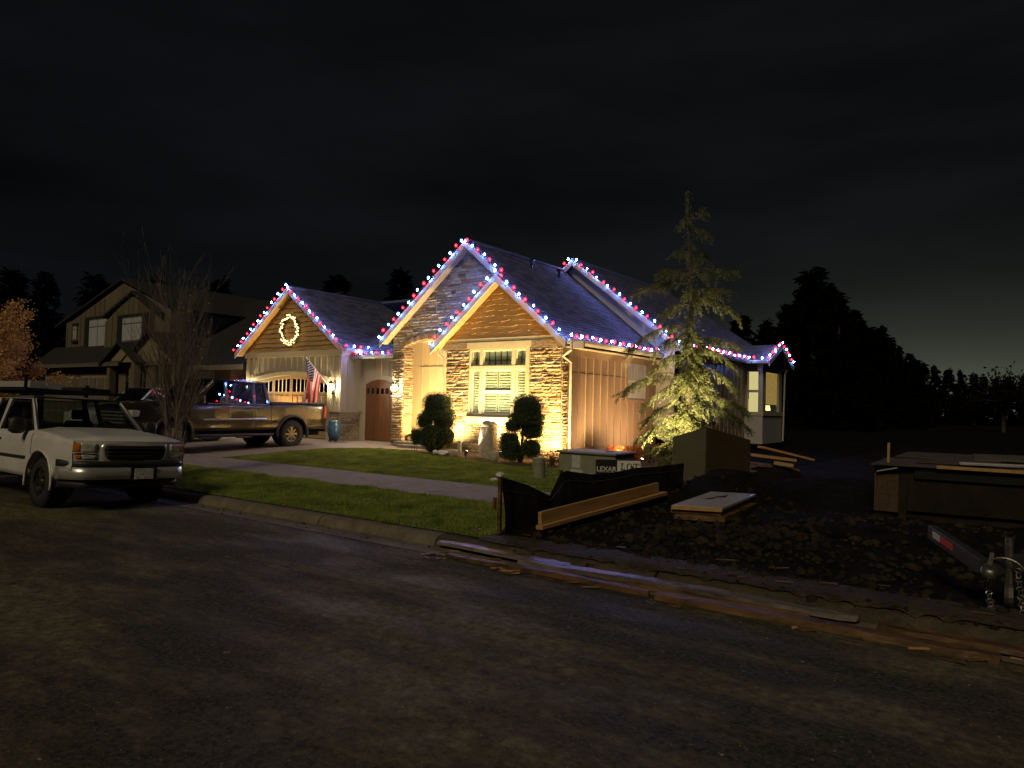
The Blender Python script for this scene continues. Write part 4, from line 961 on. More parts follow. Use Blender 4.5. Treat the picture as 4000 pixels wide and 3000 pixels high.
def topiary(x, y, blobs, label):
    z0 = zg(x, y); t = thing('topiary_bush', (x, y, z0), label, 'topiary', 'clipped topiary bushes in front of the house')
    W_ = [(x + a * .806 + 0, y + a * .59 + dy, z0 + z, rx, ry, rz) for (a, dy, z, rx, ry, rz) in blobs]
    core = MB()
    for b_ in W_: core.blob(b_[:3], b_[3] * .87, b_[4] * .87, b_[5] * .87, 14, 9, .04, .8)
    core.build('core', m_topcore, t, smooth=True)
    stm = MB()
    for b_ in W_: stm.tube([(x, y, z0 - .05), (x + (b_[0] - x) * .35, y + (b_[1] - y) * .35, z0 + (b_[2] - z0) * .6), b_[:3]], [.035, .028, .02], 6)
    stm.build('stem', m_bark, t)
    leaves_on(W_, 26000, .031, m_topleaf, 'foliage', t, .07, .8)
# offsets along the picture plane: a (right +), dy depth, height above ground, radii
topiary(-13.5, 14.95, [(.0, 0, 1.28, .42, .38, .40), (.03, 0, 1.07, .45, .40, .17), (-.33, 0, .88, .22, .24, .22), (.22, -.05, .86, .30, .28, .22), (-.52, 0, .43, .20, .2, .21), (-.08, -.12, .46, .34, .30, .34), (.28, -.05, .46, .22, .24, .26), (-.05, 0, .18, .24, .22, .18)], 'plump clipped topiary left of the front window')
topiary(-10.42, 14.65, [(.15, 0, 1.32, .38, .36, .38), (.15, 0, 1.10, .44, .40, .17), (-.20, 0, .92, .19, .20, .15), (.30, -.03, .84, .30, .28, .24), (-.28, 0, .58, .22, .22, .18), (-.20, -.05, .32, .27, .26, .26), (.28, 0, .36, .24, .24, .24)], 'cloud pruned topiary right of the front window with gaps between its balls')
def shrub(name, x, y, w, h, m, label, n=2500, leaf=.035, group=None, cat='shrub'):
    z0 = zg(x, y); t = thing(name, (x, y, z0), label, cat, group)
    bl_ = [(x + random.uniform(-.3, .3) * w, y + random.uniform(-.3, .3) * w, z0 + h * random.uniform(.35, .6), w * random.uniform(.3, .5), w * random.uniform(.3, .5), h * .45) for _ in range(5)]
    leaves_on(bl_, n, leaf, m, 'foliage', t, .16, 1, 1.2)
    tb = MB()
    for b_ in bl_: tb.tube([(x, y, z0 - .03), b_[:3]], [.015, .006], 4)
    tb.build('stem', m_bark, t); return t
shrub('low_shrub', -9.55, 14.75, .55, .38, m_dryshrub, 'low brown shrub between the right topiary and the green utility cabinet', 2600, .03)
shrub('low_shrub', -9.15, 15.15, .5, .34, m_dryshrub, 'small dark shrub at the corner of the stone wall', 2000, .03)
for i, (x, y, w, h, lb) in enumerate([(-9.35, 17.5, .55, .42, 'red heather bush nearest the stone corner along the side wall'), (-9.1, 18.3, .5, .40, 'red heather bush glowing beside the first garden spotlight'), (-8.35, 18.55, .62, .48, 'round red heather bush glowing beside the second garden spotlight'), (-7.95, 18.0, .5, .34, 'brown heather bush just left of the cedar trunk')]):
    shrub('heather_bush', x, y, w, h, m_heather if i < 3 else m_dryshrub, lb, 2600, .04, 'heather bushes along the side wall')
shrub('yellow_shrub', -7.45, 16.7, .35, .26, m_cedarleaf, 'tiny yellow green shrub at the foot of the cedar', 700, .04)
def rockthing(name, c, rx, ry, rz, m, label, p=.7, jit=.06, cat='rock', group=None):
    mb = MB(); mb.blob((c[0], c[1], c[2] + rz * .85), rx, ry, rz, 12, 9, jit, p); return mb.build(name, m, None, smooth=True, label=label, cat=cat, group=group)
# standing stone with carved bird shape
zs = zg(-11.65, 14.9); ss = thing('standing_stone', (-11.65, 14.9, zs), 'tall pale basalt standing stone in front of the window', 'rock')
mb = MB(); pr = [(-.24, -.05), (-.25, .35), (-.21, .75), (-.12, .96), (.10, .98), (.23, .90), (.25, .4), (.24, -.05)]
n_ = len(pr); rows = []
for q, (yy, sc) in enumerate(((-.16, .82), (-.10, 1), (.10, 1), (.17, .8))):
    rows.append([(-11.65 + (a * sc) * .9 + random.uniform(-.012, .012), 14.9 + yy + random.uniform(-.015, .015), zs + h) for a, h in pr])
mb.add([p for r_ in rows for p in r_], [(i * n_ + j, i * n_ + (j + 1) % n_, (i + 1) * n_ + (j + 1) % n_, (i + 1) * n_ + j) for i in range(3) for j in range(n_)] + [tuple(range(n_))[::-1], tuple(range(3 * n_, 4 * n_))])
mb.build('column', m_rock, ss, bevel=.02)
MB().prism([(-11.78, 14.735, zs + .78), (-11.62, 14.735, zs + .80), (-11.68, 14.735, zs + .55)], (0, .03, 0)).build('carving', m_stone[4], ss)
MB().blob((-11.62, 14.82, zs + .90), .17, .12, .10, 10, 7, .05).build('carved_head', m_rock, ss, smooth=True)
rockthing('boulder', (-12.72, 14.72, zg(-12.72, 14.72) - .03), .26, .18, .11, m_rock, 'low tan boulder between left topiary and the standing stone')
rockthing('boulder', (-11.12, 14.5, zg(-11.12, 14.5) - .03), .12, .1, .16, m_rock, 'small upright brown rock left of the right topiary')
wp = thing('white_ornament', (-13.0, 14.45, zg(-13, 14.45)), 'white lying garden ornament on the lawn edge before the left topiary', 'ornament')
zz = zg(-13, 14.45)
mb = MB(); mb.blob((-12.85, 14.47, zz + .07), .20, .10, .075, 12, 8, .04); mb.build('body', m_whitestone, wp, smooth=True)
MB().blob((-13.07, 14.42, zz + .075), .075, .065, .065, 10, 7).build('head', m_whitestone, wp, smooth=True); MB().blob((-12.78, 14.38, zz + .04), .12, .04, .035, 8, 6).build('paw', m_whitestone, wp, smooth=True)
pl = thing('path_light', (-12.38, 14.62, zg(-12.38, 14.62)), 'short dark metal cylinder path light beside the boulder', 'path light')
zz = zg(-12.38, 14.62); MB().lathe([(.0, 0), (.055, 0), (.055, .36), (.065, .37), (.065, .42), (.0, .43)], (-12.38, 14.62, zz), 12).build('post', m_chrome, pl); MB().lathe([(.0, -.1), (.02, -.1), (.02, 0)], (-12.38, 14.62, zz), 8).build('stake', m_black, pl)
ln = thing('floor_lantern', (-14.3, 14.9, zg(-14.3, 14.9)), 'little black wire lantern on the path left of the topiary', 'lantern'); zz = zg(-14.3, 14.9)
cg = MB()
for sx in (-1, 1):
    for sy in (-1, 1): cg.bar((-14.3 + .05 * sx, 14.9 + .05 * sy, zz + .02), (-14.3 + .05 * sx, 14.9 + .05 * sy, zz + .18), .01, .01)
cg.box((-14.36, 14.84, zz + .002), (-14.24, 14.96, zz + .02)); cg.build('cage', m_black, ln); MB().lathe([(.08, .18), (.02, .24), (.0, .25)], (-14.3, 14.9, zz), 4).build('cap', m_black, ln)
# garden spotlights washing the walls
def gspot(p, target, power, angle, label, col=(1, .63, .22), size=.04, lens=True, blend=.7):
    x, y = p; z0 = zg(x, y); t = thing('garden_spotlight', (x, y, z0), label, 'spotlight', 'garden spotlights washing the house')
    d = (Vector(target) - Vector((x, y, z0 + .14))).normalized(); h = Vector((x, y, z0 + .14))
    MB().tube([(x, y, z0 - .05), h - d * .05], .012, 6).build('stake', m_black, t)
    MB().tube([h - d * .07, h + d * .04], [.03, .045], 10).build('lamp_head', m_black, t)
    MB().tube([h + d * .041, h + d * .045], .038, 10).build('lens', e_spot, t)
    spotlamp(h + d * .06, target, power, col, angle, t, blend, size)
gspot((-9.75, 15.05), (-10.7, 16.0, 1.7), 1500, 120, 'garden spotlight hidden behind the right topiary', size=.08)
gspot((-11.5, 15.25), (-11.4, 16.0, 1.9), 420, 130, 'garden spotlight hidden behind the standing stone')
gspot((-13.75, 15.2), (-13.6, 16.0, 2.0), 850, 125, 'garden spotlight hidden behind the left topiary')
gspot((-12.15, 15.55), (-12.15, 15.95, 4.2), 900, 105, 'garden spotlight below the front window aimed at the wavy boards')
gspot((-12.05, 14.5), (-12.2, 16.0, 2.55), 430, 100, 'garden spotlight left of the standing stone aimed at the front window', (1, .80, .50), .04, True, .9)
gspot((-14.75, 16.15), (-15.6, 17.2, 2.0), 1500, 140, 'garden spotlight on the porch lighting the cream wall')
gspot((-22.9, 16.72), (-22.83, 16.98, 4.4), 900, 115, 'small spotlight before the garage door aimed at the wreath gable')
gspot((-8.75, 17.35), (-10.1, 17.5, 1.6), 270, 140, 'garden spotlight by the heather nearest the stone corner', (1, .60, .27), blend=1, size=.1)
gspot((-8.55, 19.3), (-10.1, 19.6, 1.9), 330, 140, 'garden spotlight among the heather left of the cedar', (1, .60, .28), blend=1, size=.1)
gspot((-6.45, 15.65), (-7.25, 17.3, 2.0), 3000, 60, 'garden spotlight at the foot of the cedar', (1, .80, .40), blend=.9)
gspot((-8.05, 16.6), (-7.3, 17.35, 2.2), 500, 95, 'garden spotlight left of the cedar trunk', (1, .78, .36))

# ---------------------------------------------------------------- vehicles
def wheel(t, x, y, side, Rw, w, rimr, mrim, spokes=6, name='wheel'):
    """side = +1 left (+y) outward"""
    z = Rw
    prof = [(rimr, -w / 2), (rimr + .02, -w / 2 - .008), (Rw - .05, -w / 2 + .0), (Rw - .012, -w / 2 + .035), (Rw, -w * .25), (Rw, w * .25), (Rw - .012, w / 2 - .035), (Rw - .05, w / 2), (rimr + .02, w / 2 + .008), (rimr, w / 2)]
    o = MB().lathe(prof, (x, y, z), 32, axis='y').build('wheel', m_rubber, t, smooth=True, local=True)
    tr = MB()
    for k in range(40):
        a = 2 * math.pi * k / 40; c, s_ = math.cos(a), math.sin(a)
        for yy in (-.38, -.12, .12, .38): tr.obox((x + c * (Rw - .01) - s_ * -.015, y + yy * w - .03, z + s_ * (Rw - .01) + c * -.015), (-s_ * .03, 0, c * .03), (0, .05, 0), (c * .016, 0, s_ * .016))
    tr.build('tread', m_rubber, o, local=True)['kind'] = 'stuff'
    yo = y + side * (w / 2 - .045)
    rm = MB().lathe([(rimr, y - w / 2 if side < 0 else y + w / 2), (rimr - .02, yo), (rimr - .03, y - side * .05), (.06, y - side * .05)], (x, 0, z), 28, axis='y')
    rm.build('rim_barrel', m_black, o, local=True, smooth=True)
    sp = MB()
    for k in range(spokes):
        a = 2 * math.pi * k / spokes
        for da in (-.11, .11):
            a2 = a + da; c, s_ = math.cos(a2), math.sin(a2)
            sp.bar((x + .04 * c, yo + side * .01, z + .04 * s_), (x + (rimr - .01) * c, yo - side * .005, z + (rimr - .01) * s_), .032, .03)
    sp.lathe([(.0, yo + side * .035), (.05, yo + side * .03), (.065, yo), (.07, yo - side * .03)], (x, 0, z), 16, axis='y')
    sp.lathe([(rimr - .035, yo), (rimr - .002, yo + side * .012), (rimr + .004, yo + side * .03)], (x, 0, z), 28, axis='y')
    sp.build('rim', mrim, o, local=True)
    return o
def vehicle(name, loc, rz, rx, label, cat, c, group=None):
    """x forward, y left, z up, origin under the middle; c = dict of sizes"""
    t = thing(name, loc, label, cat, group, rz=rz, rx=rx)
    L, Wd = c['L'], c['W']; xf, xr = L / 2, -L / 2; hw = Wd / 2; af = xf - c['foh']; ar = af - c['wb']; Rw = c['R']; Ra = Rw + c.get('gap', .075)
    cowl, sill, belt, bedz, hoodf, hoodc = xf - c['hoodlen'], c['sill'], c['belt'], c['bedz'], c['hoodf'], c['hoodc']; cabr = c['cabr']
    pm, gm = c['paint'], c['glass']
    def plan(x):
        k = max(0, (x - (xf - .55)) / .55); k2 = max(0, ((xr + .3) - x) / .3); return hw * (1 - .075 * k * k - .02 * k2 * k2)
    def yw(x, z):
        s_ = (z - .80) / .45; return plan(x) * (1 - .028 * s_ * s_ - (.02 if z > belt - .05 else 0)) - .012 * math.exp(-((z - .72) / .05) ** 2)
    def zlo(x):
        z = sill
        for xa in (af, ar):
            d_ = abs(x - xa)
            if d_ < Ra: z = max(z, Rw + math.sqrt(max(0, Ra * Ra - d_ * d_)))
        if x > af + Ra: z = max(z, c.get('frontlow', .5))
        if x < ar - Ra: z = max(z, c.get('rearlow', .55))
        return z
    def zhi(x):
        if x > cowl:
            k = (x - cowl) / (xf - cowl); return hoodc + (hoodf - hoodc) * k ** 1.6 - .05
        if x > cabr: return belt + (hoodc - .05 - belt) * sst(cowl - .25, cowl, x)
        return bedz
    N = 110; xx = list(np.linspace(xr, xf, N + 1)); xx = sorted(set(xx + [cowl, cabr, cabr + .012, af - Ra + .003, af + Ra - .003, ar - Ra + .003, ar + Ra - .003]))
    for s_ in (1, -1):
        mb = MB(); nv = 9; o0 = 0
        for x in xx:
            a, b_ = zlo(x), zhi(x)
            row = [(x, s_ * (yw(x, a) - .16), a), (x, s_ * yw(x, a) * 1.0, a)] + [(x, s_ * yw(x, a + (b_ - a) * j / nv), a + (b_ - a) * j / nv) for j in range(1, nv + 1)] + [(x, s_ * (yw(x, b_) - .05), b_ + .012)]
            mb.v += row
        k = nv + 3
        for i in range(len(xx) - 1):
            for j in range(k - 1):
                q = (i * k + j, (i + 1) * k + j, (i + 1) * k + j + 1, i * k + j + 1); mb.f.append(q if s_ < 0 else q[::-1]); mb.m.append(0)
        mb.build('body_side', pm, t, smooth=True, local=True)
        # arch flares
        for xa in (af, ar):
            fl_ = MB(); P0 = []
            for q in range(21):
                a = math.pi * (-.06 + 1.12 * q / 20); x = xa + (Ra) * math.cos(a); z = Rw + Ra * math.sin(a)
                P0.append((x, s_ * (yw(x, max(z, .6)) + .006), z))
            fl_.tube(P0, c.get('flare', .018), 5); fl_.build('wheel_arch', c.get('flaremat', pm), t, smooth=True, local=True)
            MB().blob((xa, s_ * (hw - .34), Rw + .08), Ra * .96, .16, Ra * .90, 14, 8).build('wheel_well', m_darkgap, t, local=True)
    # hood
    ed = lambda x: yw(x, zhi(x)) - .05
    def hood(u, v):
        x = cowl + (xf - .02 - cowl) * u; y = ed(x) * (2 * v - 1); n2 = abs(2 * v - 1)
        z = zhi(x) + .012 + .055 * (1 - n2 ** 3) + .012 * math.exp(-((n2 - .62) / .07) ** 2) - .05 * max(0, (u - .88) / .12) ** 2
        return (x + c.get('nose', .062) * (1 - n2 ** 2.6) * u ** 2, y, z)
    MB().grid(hood, 16, 22).build('hood', pm, t, smooth=True, local=True)
    # front fascia and tailgate
    def fas(u, v):
        y = (2 * v - 1); zz_ = c.get('frontlow', .5) + (zhi(xf) + .02 - c.get('frontlow', .5)) * u
        return (xf - .015 + c.get('nose', .062) * (1 - abs(y) ** 2.6), y * yw(xf, zz_), zz_)
    MB().grid(fas, 6, 16).build('front_panel', c.get('fascia', pm), t, smooth=True, local=True)
    MB().box((xr - .01, -hw * .97, c.get('rearlow', .55)), (xr + .05, hw * .97, zhi(xr) + .01)).build('tailgate', pm, t, local=True, bevel=.02)
    MB().box((xr - .16, -hw * .95, .47), (xr + .02, hw * .95, .70)).build('rear_bumper', c.get('bump', m_chrome), t, local=True, bevel=.03)
    MB().box((xr + .1, -hw + .22, .36), (xf - .25, hw - .22, .62)).build('underbody', m_darkgap, t, local=True)
    # cab: pillars, roof, panes
    rt, wb_, rw = c['roof'], hw - .075, c['roofw'] / 2
    A0, A1 = cowl + .02, c['ws_top']; C0, C1 = cabr + .03, c['rear_top']; Bx = c['Bx']
    bz = belt + .0; tz = rt - .07
    def edge(x0, z0, x1, z1, th, nm='pillar', dep=.05):
        for s_ in (1, -1):
            y0 = s_ * (wb_ - .0) if z0 <= belt + .1 else s_ * rw; y1 = s_ * rw
            MB().obox((x0 - th / 2, y0 - (dep if s_ > 0 else 0), z0), (th, 0, 0), (0, dep, 0), (x1 - x0, y1 - y0, z1 - z0)).build(nm, pm, t, local=True, bevel=.012)
    edge(A0 - .04, hoodc - .05, A1, tz + .02, .085); edge(C0 + .04, bz - .02, C1 + .02, tz + .02, c.get('Cw', .16))
    for bx in Bx: edge(bx, bz - .02, bx - .02, tz + .02, .10)
    def roof(u, v):
        x = C1 - .05 + (A1 + .03 - C1 + .05) * u; y = 2 * v - 1; e_ = abs(2 * u - 1)
        return (x, y * (rw + .012) * (1 - .03 * e_ ** 6), tz + .075 * (1 - abs(y) ** 3.2) * (1 - .45 * e_ ** 5) + .012)
    MB().grid(roof, 14, 16).build('roof', pm, t, smooth=True, local=True)
    MB().grid(lambda u, v: (C1 - .04 + (A1 - C1 + .06) * u, (2 * v - 1) * rw, tz - .0), 1, 1).build('headliner', m_seat, t, local=True)
    def ws(u, v):
        y = 2 * v - 1; b_ = .07 * (1 - y * y)
        return (A0 + (A1 - A0) * u + b_ * (1 - .4 * u) - .0, y * ((wb_ - .03) + (rw - .02 - wb_ + .03) * u), hoodc - .04 + (tz + .045 - hoodc + .04) * u)
    MB().grid(ws, 6, 12).build('windshield', c.get('wsglass', gm), t, smooth=True, local=True)
    def fr(v, e0, e1): return e0 + (e1 - e0) * v
    w_ = MB()
    for y_ in (-1, 1): w_.tube([ws(u, .5 + y_ * .5) for u in np.linspace(0, 1, 5)], .014, 4)
    w_.tube([ws(0, v) for v in np.linspace(0, 1, 9)], .02, 4); w_.tube([ws(1, v) for v in np.linspace(0, 1, 9)], .014, 4)
    w_.build('windshield_seal', m_plastic, t, local=True)
    MB().grid(lambda u, v: (C0 + (C1 - C0) * u, (2 * v - 1) * (wb_ + (rw - wb_) * u - .05), bz + (tz - bz) * u), 1, 1).build('rear_glass', gm, t, local=True)
    xsb = [A0 - .10] + list(Bx) + [C0 + .12]
    for s_ in (1, -1):
        for i in range(len(xsb) - 1):
            a, b_ = xsb[i] - .05, xsb[i + 1] + .05
            def tx(x):  # slide to the top edge
                return A1 - .05 if i == 0 and x == a else (C1 + .10 if i == len(xsb) - 2 and x == b_ else x - .02)
            yo = -.012 * s_
            q = [(a, s_ * wb_ + yo, bz + .01), (b_, s_ * wb_ + yo, bz + .01), (tx(b_), s_ * rw + yo, tz - .03), (tx(a), s_ * rw + yo, tz - .03)]
            MB().add(q, [(0, 1, 2, 3)]).build('side_glass', gm, t, local=True)
            MB().tube(q + [q[0]], .012, 4).build('glass_seal', m_plastic, t, local=True)
            xh = b_ + .10; MB().box((xh, s_ * (yw(xh, belt - .14)) - .02, belt - .155), (xh + .19, s_ * (yw(xh, belt - .14)) + .02 * 1.2, belt - .12)).build('door_handle', c.get('handle', m_plastic), t, local=True, bevel=.008)
        for bx in [cowl + .05] + list(Bx) + [cabr + .01]:
            MB().tube([(bx, s_ * (yw(bx, z) + .0), z) for z in np.linspace(max(sill + .02, zlo(bx) + .02), belt - .01, 8)], .006, 4).build('door_seam', m_darkgap, t, local=True)
        mx = A0 - .22
        MB().blob((mx, s_ * (hw + .13), belt + .10), .07, .13, .13, 12, 8, 0, .7).build('mirror', c.get('mirror', m_plastic), t, smooth=True, local=True)
        MB().bar((mx, s_ * (hw - .06), belt + .02), (mx, s_ * (hw + .08), belt + .05), .05, .04).build('mirror_arm', m_plastic, t, local=True)
        MB().box((mx - .075, s_ * (hw + .13) - .10, belt + .0), (mx - .068, s_ * (hw + .13) + .10, belt + .20)).build('mirror_glass', m_chrome, t, local=True)
    # interior
    fl_x = (C0 + A0) / 2
    MB().box((C0 + .2, -wb_ + .06, .55), (A0 - .1, wb_ - .06, .70)).build('cabin_floor', m_seat, t, local=True)
    MB().box((A0 - .45, -wb_ + .05, belt - .28), (A0 - .02, wb_ - .05, belt - .02)).build('dashboard', m_plastic, t, local=True, bevel=.05)
    for sx in c['seats']:
        for s_ in (1, -1):
            MB().box((sx - .12, s_ * .42 - .25, .7), (sx + .06, s_ * .42 + .25, belt + .18)).build('seat', m_seat, t, local=True, bevel=.06)
            MB().box((sx - .11, s_ * .42 - .13, belt + .20), (sx + .0, s_ * .42 + .13, belt + .38)).build('headrest', m_seat, t, local=True, bevel=.04)
    st_ = [(A0 - .52 + .12 * math.sin(a) * .4, .42 + .19 * math.cos(a), belt + .02 + .17 * math.sin(a)) for a in np.linspace(0, 2 * math.pi, 17)]
    MB().tube(st_, .016, 5).build('steering_wheel', m_plastic, t, local=True)
    # wheels
    tw = c['tw']
    for x in (af, ar):
        for s_ in (1, -1): wheel(t, x, s_ * (hw - tw / 2 - c.get('inset', .03)), s_, Rw, tw, c['rimr'], c['rimmat'], c.get('spokes', 6))
    if c.get('bed'):
        MB().box((xr + .05, -hw + .10, bedz - .03), (cabr - .02, hw - .10, bedz + .045)).build('bed_cover', m_plastic, t, local=True, bevel=.02)
        for s_ in (1, -1): MB().box((xr + .02, s_ * (hw - .075) - .045, bedz - .01), (cabr - .01, s_ * (hw - .075) + .045, bedz + .03)).build('bed_rail', m_plastic, t, local=True, bevel=.012)
    if c.get('steps'):
        for s_ in (1, -1):
            MB().tube([(af - Ra - .05, s_ * (hw - .06), .42), (ar + Ra + .1, s_ * (hw - .06), .42)], .045, 8).build('running_board', m_plastic, t, local=True)
            for x in (af - 1.0, af - 2.1): MB().box((x - .2, s_ * (hw - .02) - .07, .34), (x + .25, s_ * (hw - .02) + .07, .385)).build('side_step', m_plastic, t, local=True, bevel=.012)
    return t, dict(xf=xf, xr=xr, hw=hw, af=af, ar=ar, Ra=Ra, cowl=cowl, yw=yw, zhi=zhi, A0=A0, A1=A1, C1=C1, tz=tz, rw=rw, belt=belt)
# --- white work pickup at the kerb, facing +x
WT = dict(L=5.75, W=1.96, foh=.93, wb=3.6, R=.37, sill=.42, belt=1.09, bedz=1.12, hoodf=1.06, hoodc=1.17, hoodlen=1.30, cabr=-.55, roof=1.665, roofw=1.50, ws_top=.97, rear_top=-.42, Bx=[.10], paint=m_wpaint, glass=m_carglass,
          seats=[.15], tw=.25, rimr=.21, rimmat=m_alu, gap=.10, frontlow=.60, bump=m_chrome, handle=m_black, bed=True, nose=.16)
wt_, g = vehicle('pickup_truck', (-11.05 - 2.88, 5.36, -.085), R(0), R(-2.3), 'white older work pickup with ladder rack parked at the kerb', 'pickup', WT)
xf, hw, yw = g['xf'], g['hw'], g['yw']
def fx(y): return xf - .015 + .062 * (1 - (y / hw) ** 2)
# front end of the white pickup
def nosex(y): return xf - .015 + .16 * (1 - abs(y / (hw * .925)) ** 2.6)
def rpatch(y0, y1, z0, z1, off, rad, nm, m, depth=.03, taper=0.0):
    """rounded patch lying on the curved nose"""
    out = []; cy, cz = (y0 + y1) / 2, (z0 + z1) / 2; hy, hz_ = (y1 - y0) / 2, (z1 - z0) / 2; rad = min(rad, hy, hz_)
    for (sy, sz, a0) in ((1, 1, 0), (-1, 1, 90), (-1, -1, 180), (1, -1, 270)):
        for k in range(6):
            a = R(a0 + 90 * k / 5); yy = sy * (hy - rad) + rad * math.cos(a); zz_ = sz * (hz_ - rad) + rad * math.sin(a)
            out.append((cy + yy * (1 - taper * (1 - (zz_ + hz_) / (2 * hz_))), cz + zz_))
    n = len(out); mb = MB(); ins = [(cy + (y - cy) * .93, cz + (z - cz) * .86) for y, z in out]
    rows = [[(nosex(y) + off - depth, y, z) for y, z in out], [(nosex(y) + off, y, z) for y, z in out], [(nosex(y) + off + .012, y, z) for y, z in ins], [(nosex(y) + off + .014, cy + (y - cy) * .5, cz + (z - cz) * .5) for y, z in ins]]
    for r_ in rows: mb.v += r_
    for q in range(3):
        for k in range(n): mb.f.append((q * n + k, q * n + (k + 1) % n, (q + 1) * n + (k + 1) % n, (q + 1) * n + k)); mb.m.append(0)
    mb.f.append(tuple(3 * n + k for k in range(n))); mb.m.append(0)
    return mb.build(nm, m, wt_, local=True, smooth=True)
rpatch(-.56, .56, .715, 1.0, .004, .10, 'grille_frame', m_chrome, taper=.10)
rpatch(-.51, .51, .75, .965, .022, .08, 'grille', m_darkgap, taper=.10)
for z in (.81, .865, .92): rpatch(-.47, .47, z - .008, z + .008, .034, .006, 'grille_bar', m_plastic)
for s_ in (1, -1):
    a, b_ = sorted((s_ * .585, s_ * .81)); rpatch(a, b_, .865, .995, .006, .03, 'headlight', m_lens)
    a, b_ = sorted((s_ * .80, s_ * .905)); rpatch(a, b_, .865, .99, .0, .03, 'turn_signal', m_amber)
    a, b_ = sorted((s_ * .585, s_ * .90)); rpatch(a, b_, .835, .855, .008, .008, 'headlight_trim', m_chrome)
    a, b_ = sorted((s_ * .585, s_ * .79)); rpatch(a, b_, .765, .825, .006, .02, 'running_lamp', m_lens)
    a, b_ = sorted((s_ * .79, s_ * .87)); rpatch(a, b_, .768, .822, .004, .02, 'amber_lamp', m_amber)
def bumper(y0, z0, z1, off, nm, m, hwb=.985):
    mb = MB(); n = 20
    for i in range(n + 1):
        y = hwb * (2 * i / n - 1); k = abs(2 * i / n - 1); x = xf + off + .05 - .34 * max(0, (k - .74) / .26) ** 2 - .08 * k * k
        mb.v += [(x - .10, y, z0), (x, y, z0 + .015), (x + .012, y, (z0 + z1) / 2), (x, y, z1 - .015), (x - .10, y, z1)]
    for i in range(n):
        for j in range(4): mb.f.append((i * 5 + j, (i + 1) * 5 + j, (i + 1) * 5 + j + 1, i * 5 + j + 1)); mb.m.append(0)
    mb.add([mb.v[q] for q in range(5)], [(0, 1, 2, 3, 4)]); mb.add([mb.v[n * 5 + q] for q in range(5)], [(0, 1, 2, 3, 4)])
    return mb.build(nm, m, wt_, smooth=True, local=True)
bumper(0, .64, .745, .13, 'bumper_pad', m_plastic); bumper(0, .46, .655, .15, 'front_bumper', m_chrome); bumper(0, .34, .455, .08, 'air_dam', m_plastic, .93)
MB().box((xf + .215, -.04, .47), (xf + .225, .27, .63)).build('licence_plate', m_plate, wt_, local=True, bevel=.006)
MB().box((xf + .205, -.10, .455), (xf + .213, .33, .65)).build('plate_bracket', m_plastic, wt_, local=True)
for s_ in (1, -1): MB().tube([(g['af'] - g['Ra'] - .05, s_ * (yw(0, .70) + .004), .70), (-.5, s_ * (yw(0, .70) + .004), .70)], .028, 5).build('side_moulding', m_plastic, wt_, local=True)
for s_ in (1, -1): MB().bar((g['A0'] + .02, s_ * .1, 1.14), (g['A0'] + .0, s_ * .1 - .55, 1.16), .02, .015).build('wiper', m_plastic, wt_, local=True)
# ladder rack over cab and bed
rk = thing('ladder_rack', (-11.05 - 2.88, 5.27, 1.0), 'black steel ladder rack carrying boards over the white pickup', 'rack', rz=0, rx=R(-2.3))
RK = lambda mb, nm, m=m_black: mb.build(nm, m, rk, local=True)
wt_.scale = (1, .915, 1); rk.scale = (1, .915, 1); rk.location = (-11.05 - 2.88, 5.36, -.085); WM[rk.name] = Matrix.Translation(rk.location) @ Euler((R(-2.3), 0, 0)).to_matrix().to_4x4()
for s_ in (1, -1):
    for x in (-2.6, -.62): RK(MB().bar((x, s_ * .86, 1.12), (x, s_ * .86, 1.93), .05, .05), 'post')
    RK(MB().bar((-2.75, s_ * .86, 1.765), (1.0, s_ * .86, 1.765), .05, .05), 'side_rail')
    RK(MB().bar((.92, s_ * .86, 1.72), (.92, s_ * .86, 1.99), .04, .04), 'stop_post')
for x in (-2.6, -.62, .92): RK(MB().bar((x, -.88, 1.755), (x, .88, 1.755), .05, .05), 'cross_bar')
for i, (y, x0, x1, z, m) in enumerate([(-.62, -2.7, .8, 2.06, m_grayside), (-.25, -2.2, .55, 2.06, m_plywet), (.2, -2.6, .9, 2.05, m_black), (.55, -2.5, .7, 2.05, m_black)]):
    o = MB().box((x0, y - .13, 1.785), (x1, y + .13, 1.785 + (.11 if i < 2 else .06))).build('load_board', m, rk, local=True, bevel=.006)
# --- dark brown pickup on the driveway, tail to the garage
TN = dict(L=5.95, W=2.04, foh=1.0, wb=3.70, R=.42, sill=.56, belt=1.30, bedz=1.33, hoodf=1.24, hoodc=1.36, hoodlen=1.45, cabr=-.98, roof=1.99, roofw=1.58, ws_top=.78, rear_top=-.86, Bx=[.42, -.45], paint=m_bpaint, glass=m_darkglass, wsglass=m_darkglass,
          seats=[.25, -.55], tw=.29, rimr=.24, rimmat=m_alu, gap=.12, frontlow=.55, bump=m_plastic, handle=m_bpaint, bed=True, steps=True, flare=.045, flaremat=m_plastic, inset=.01, spokes=8, mirror=m_bpaint, Cw=.12)
zt_ = (zg(-19.1, 10.2) + zg(-19.1, 13.9)) / 2 + .012
tn, g = vehicle('pickup_truck', (-19.12, 11.86, zt_), R(-90), 0, 'dark brown crew cab pickup backed up the driveway', 'pickup', TN)
xf, xr, hw, yw = g['xf'], g['xr'], g['hw'], g['yw']
MB().box((xf + .0, -.72, .68), (xf + .09, .72, 1.12)).build('grille_frame', m_plastic, tn, local=True, bevel=.05)
for z in (.74, .83, .92, 1.01): MB().box((xf + .05, -.62, z), (xf + .105, .62, z + .045)).build('grille_bar', m_chrome, tn, local=True, bevel=.01)
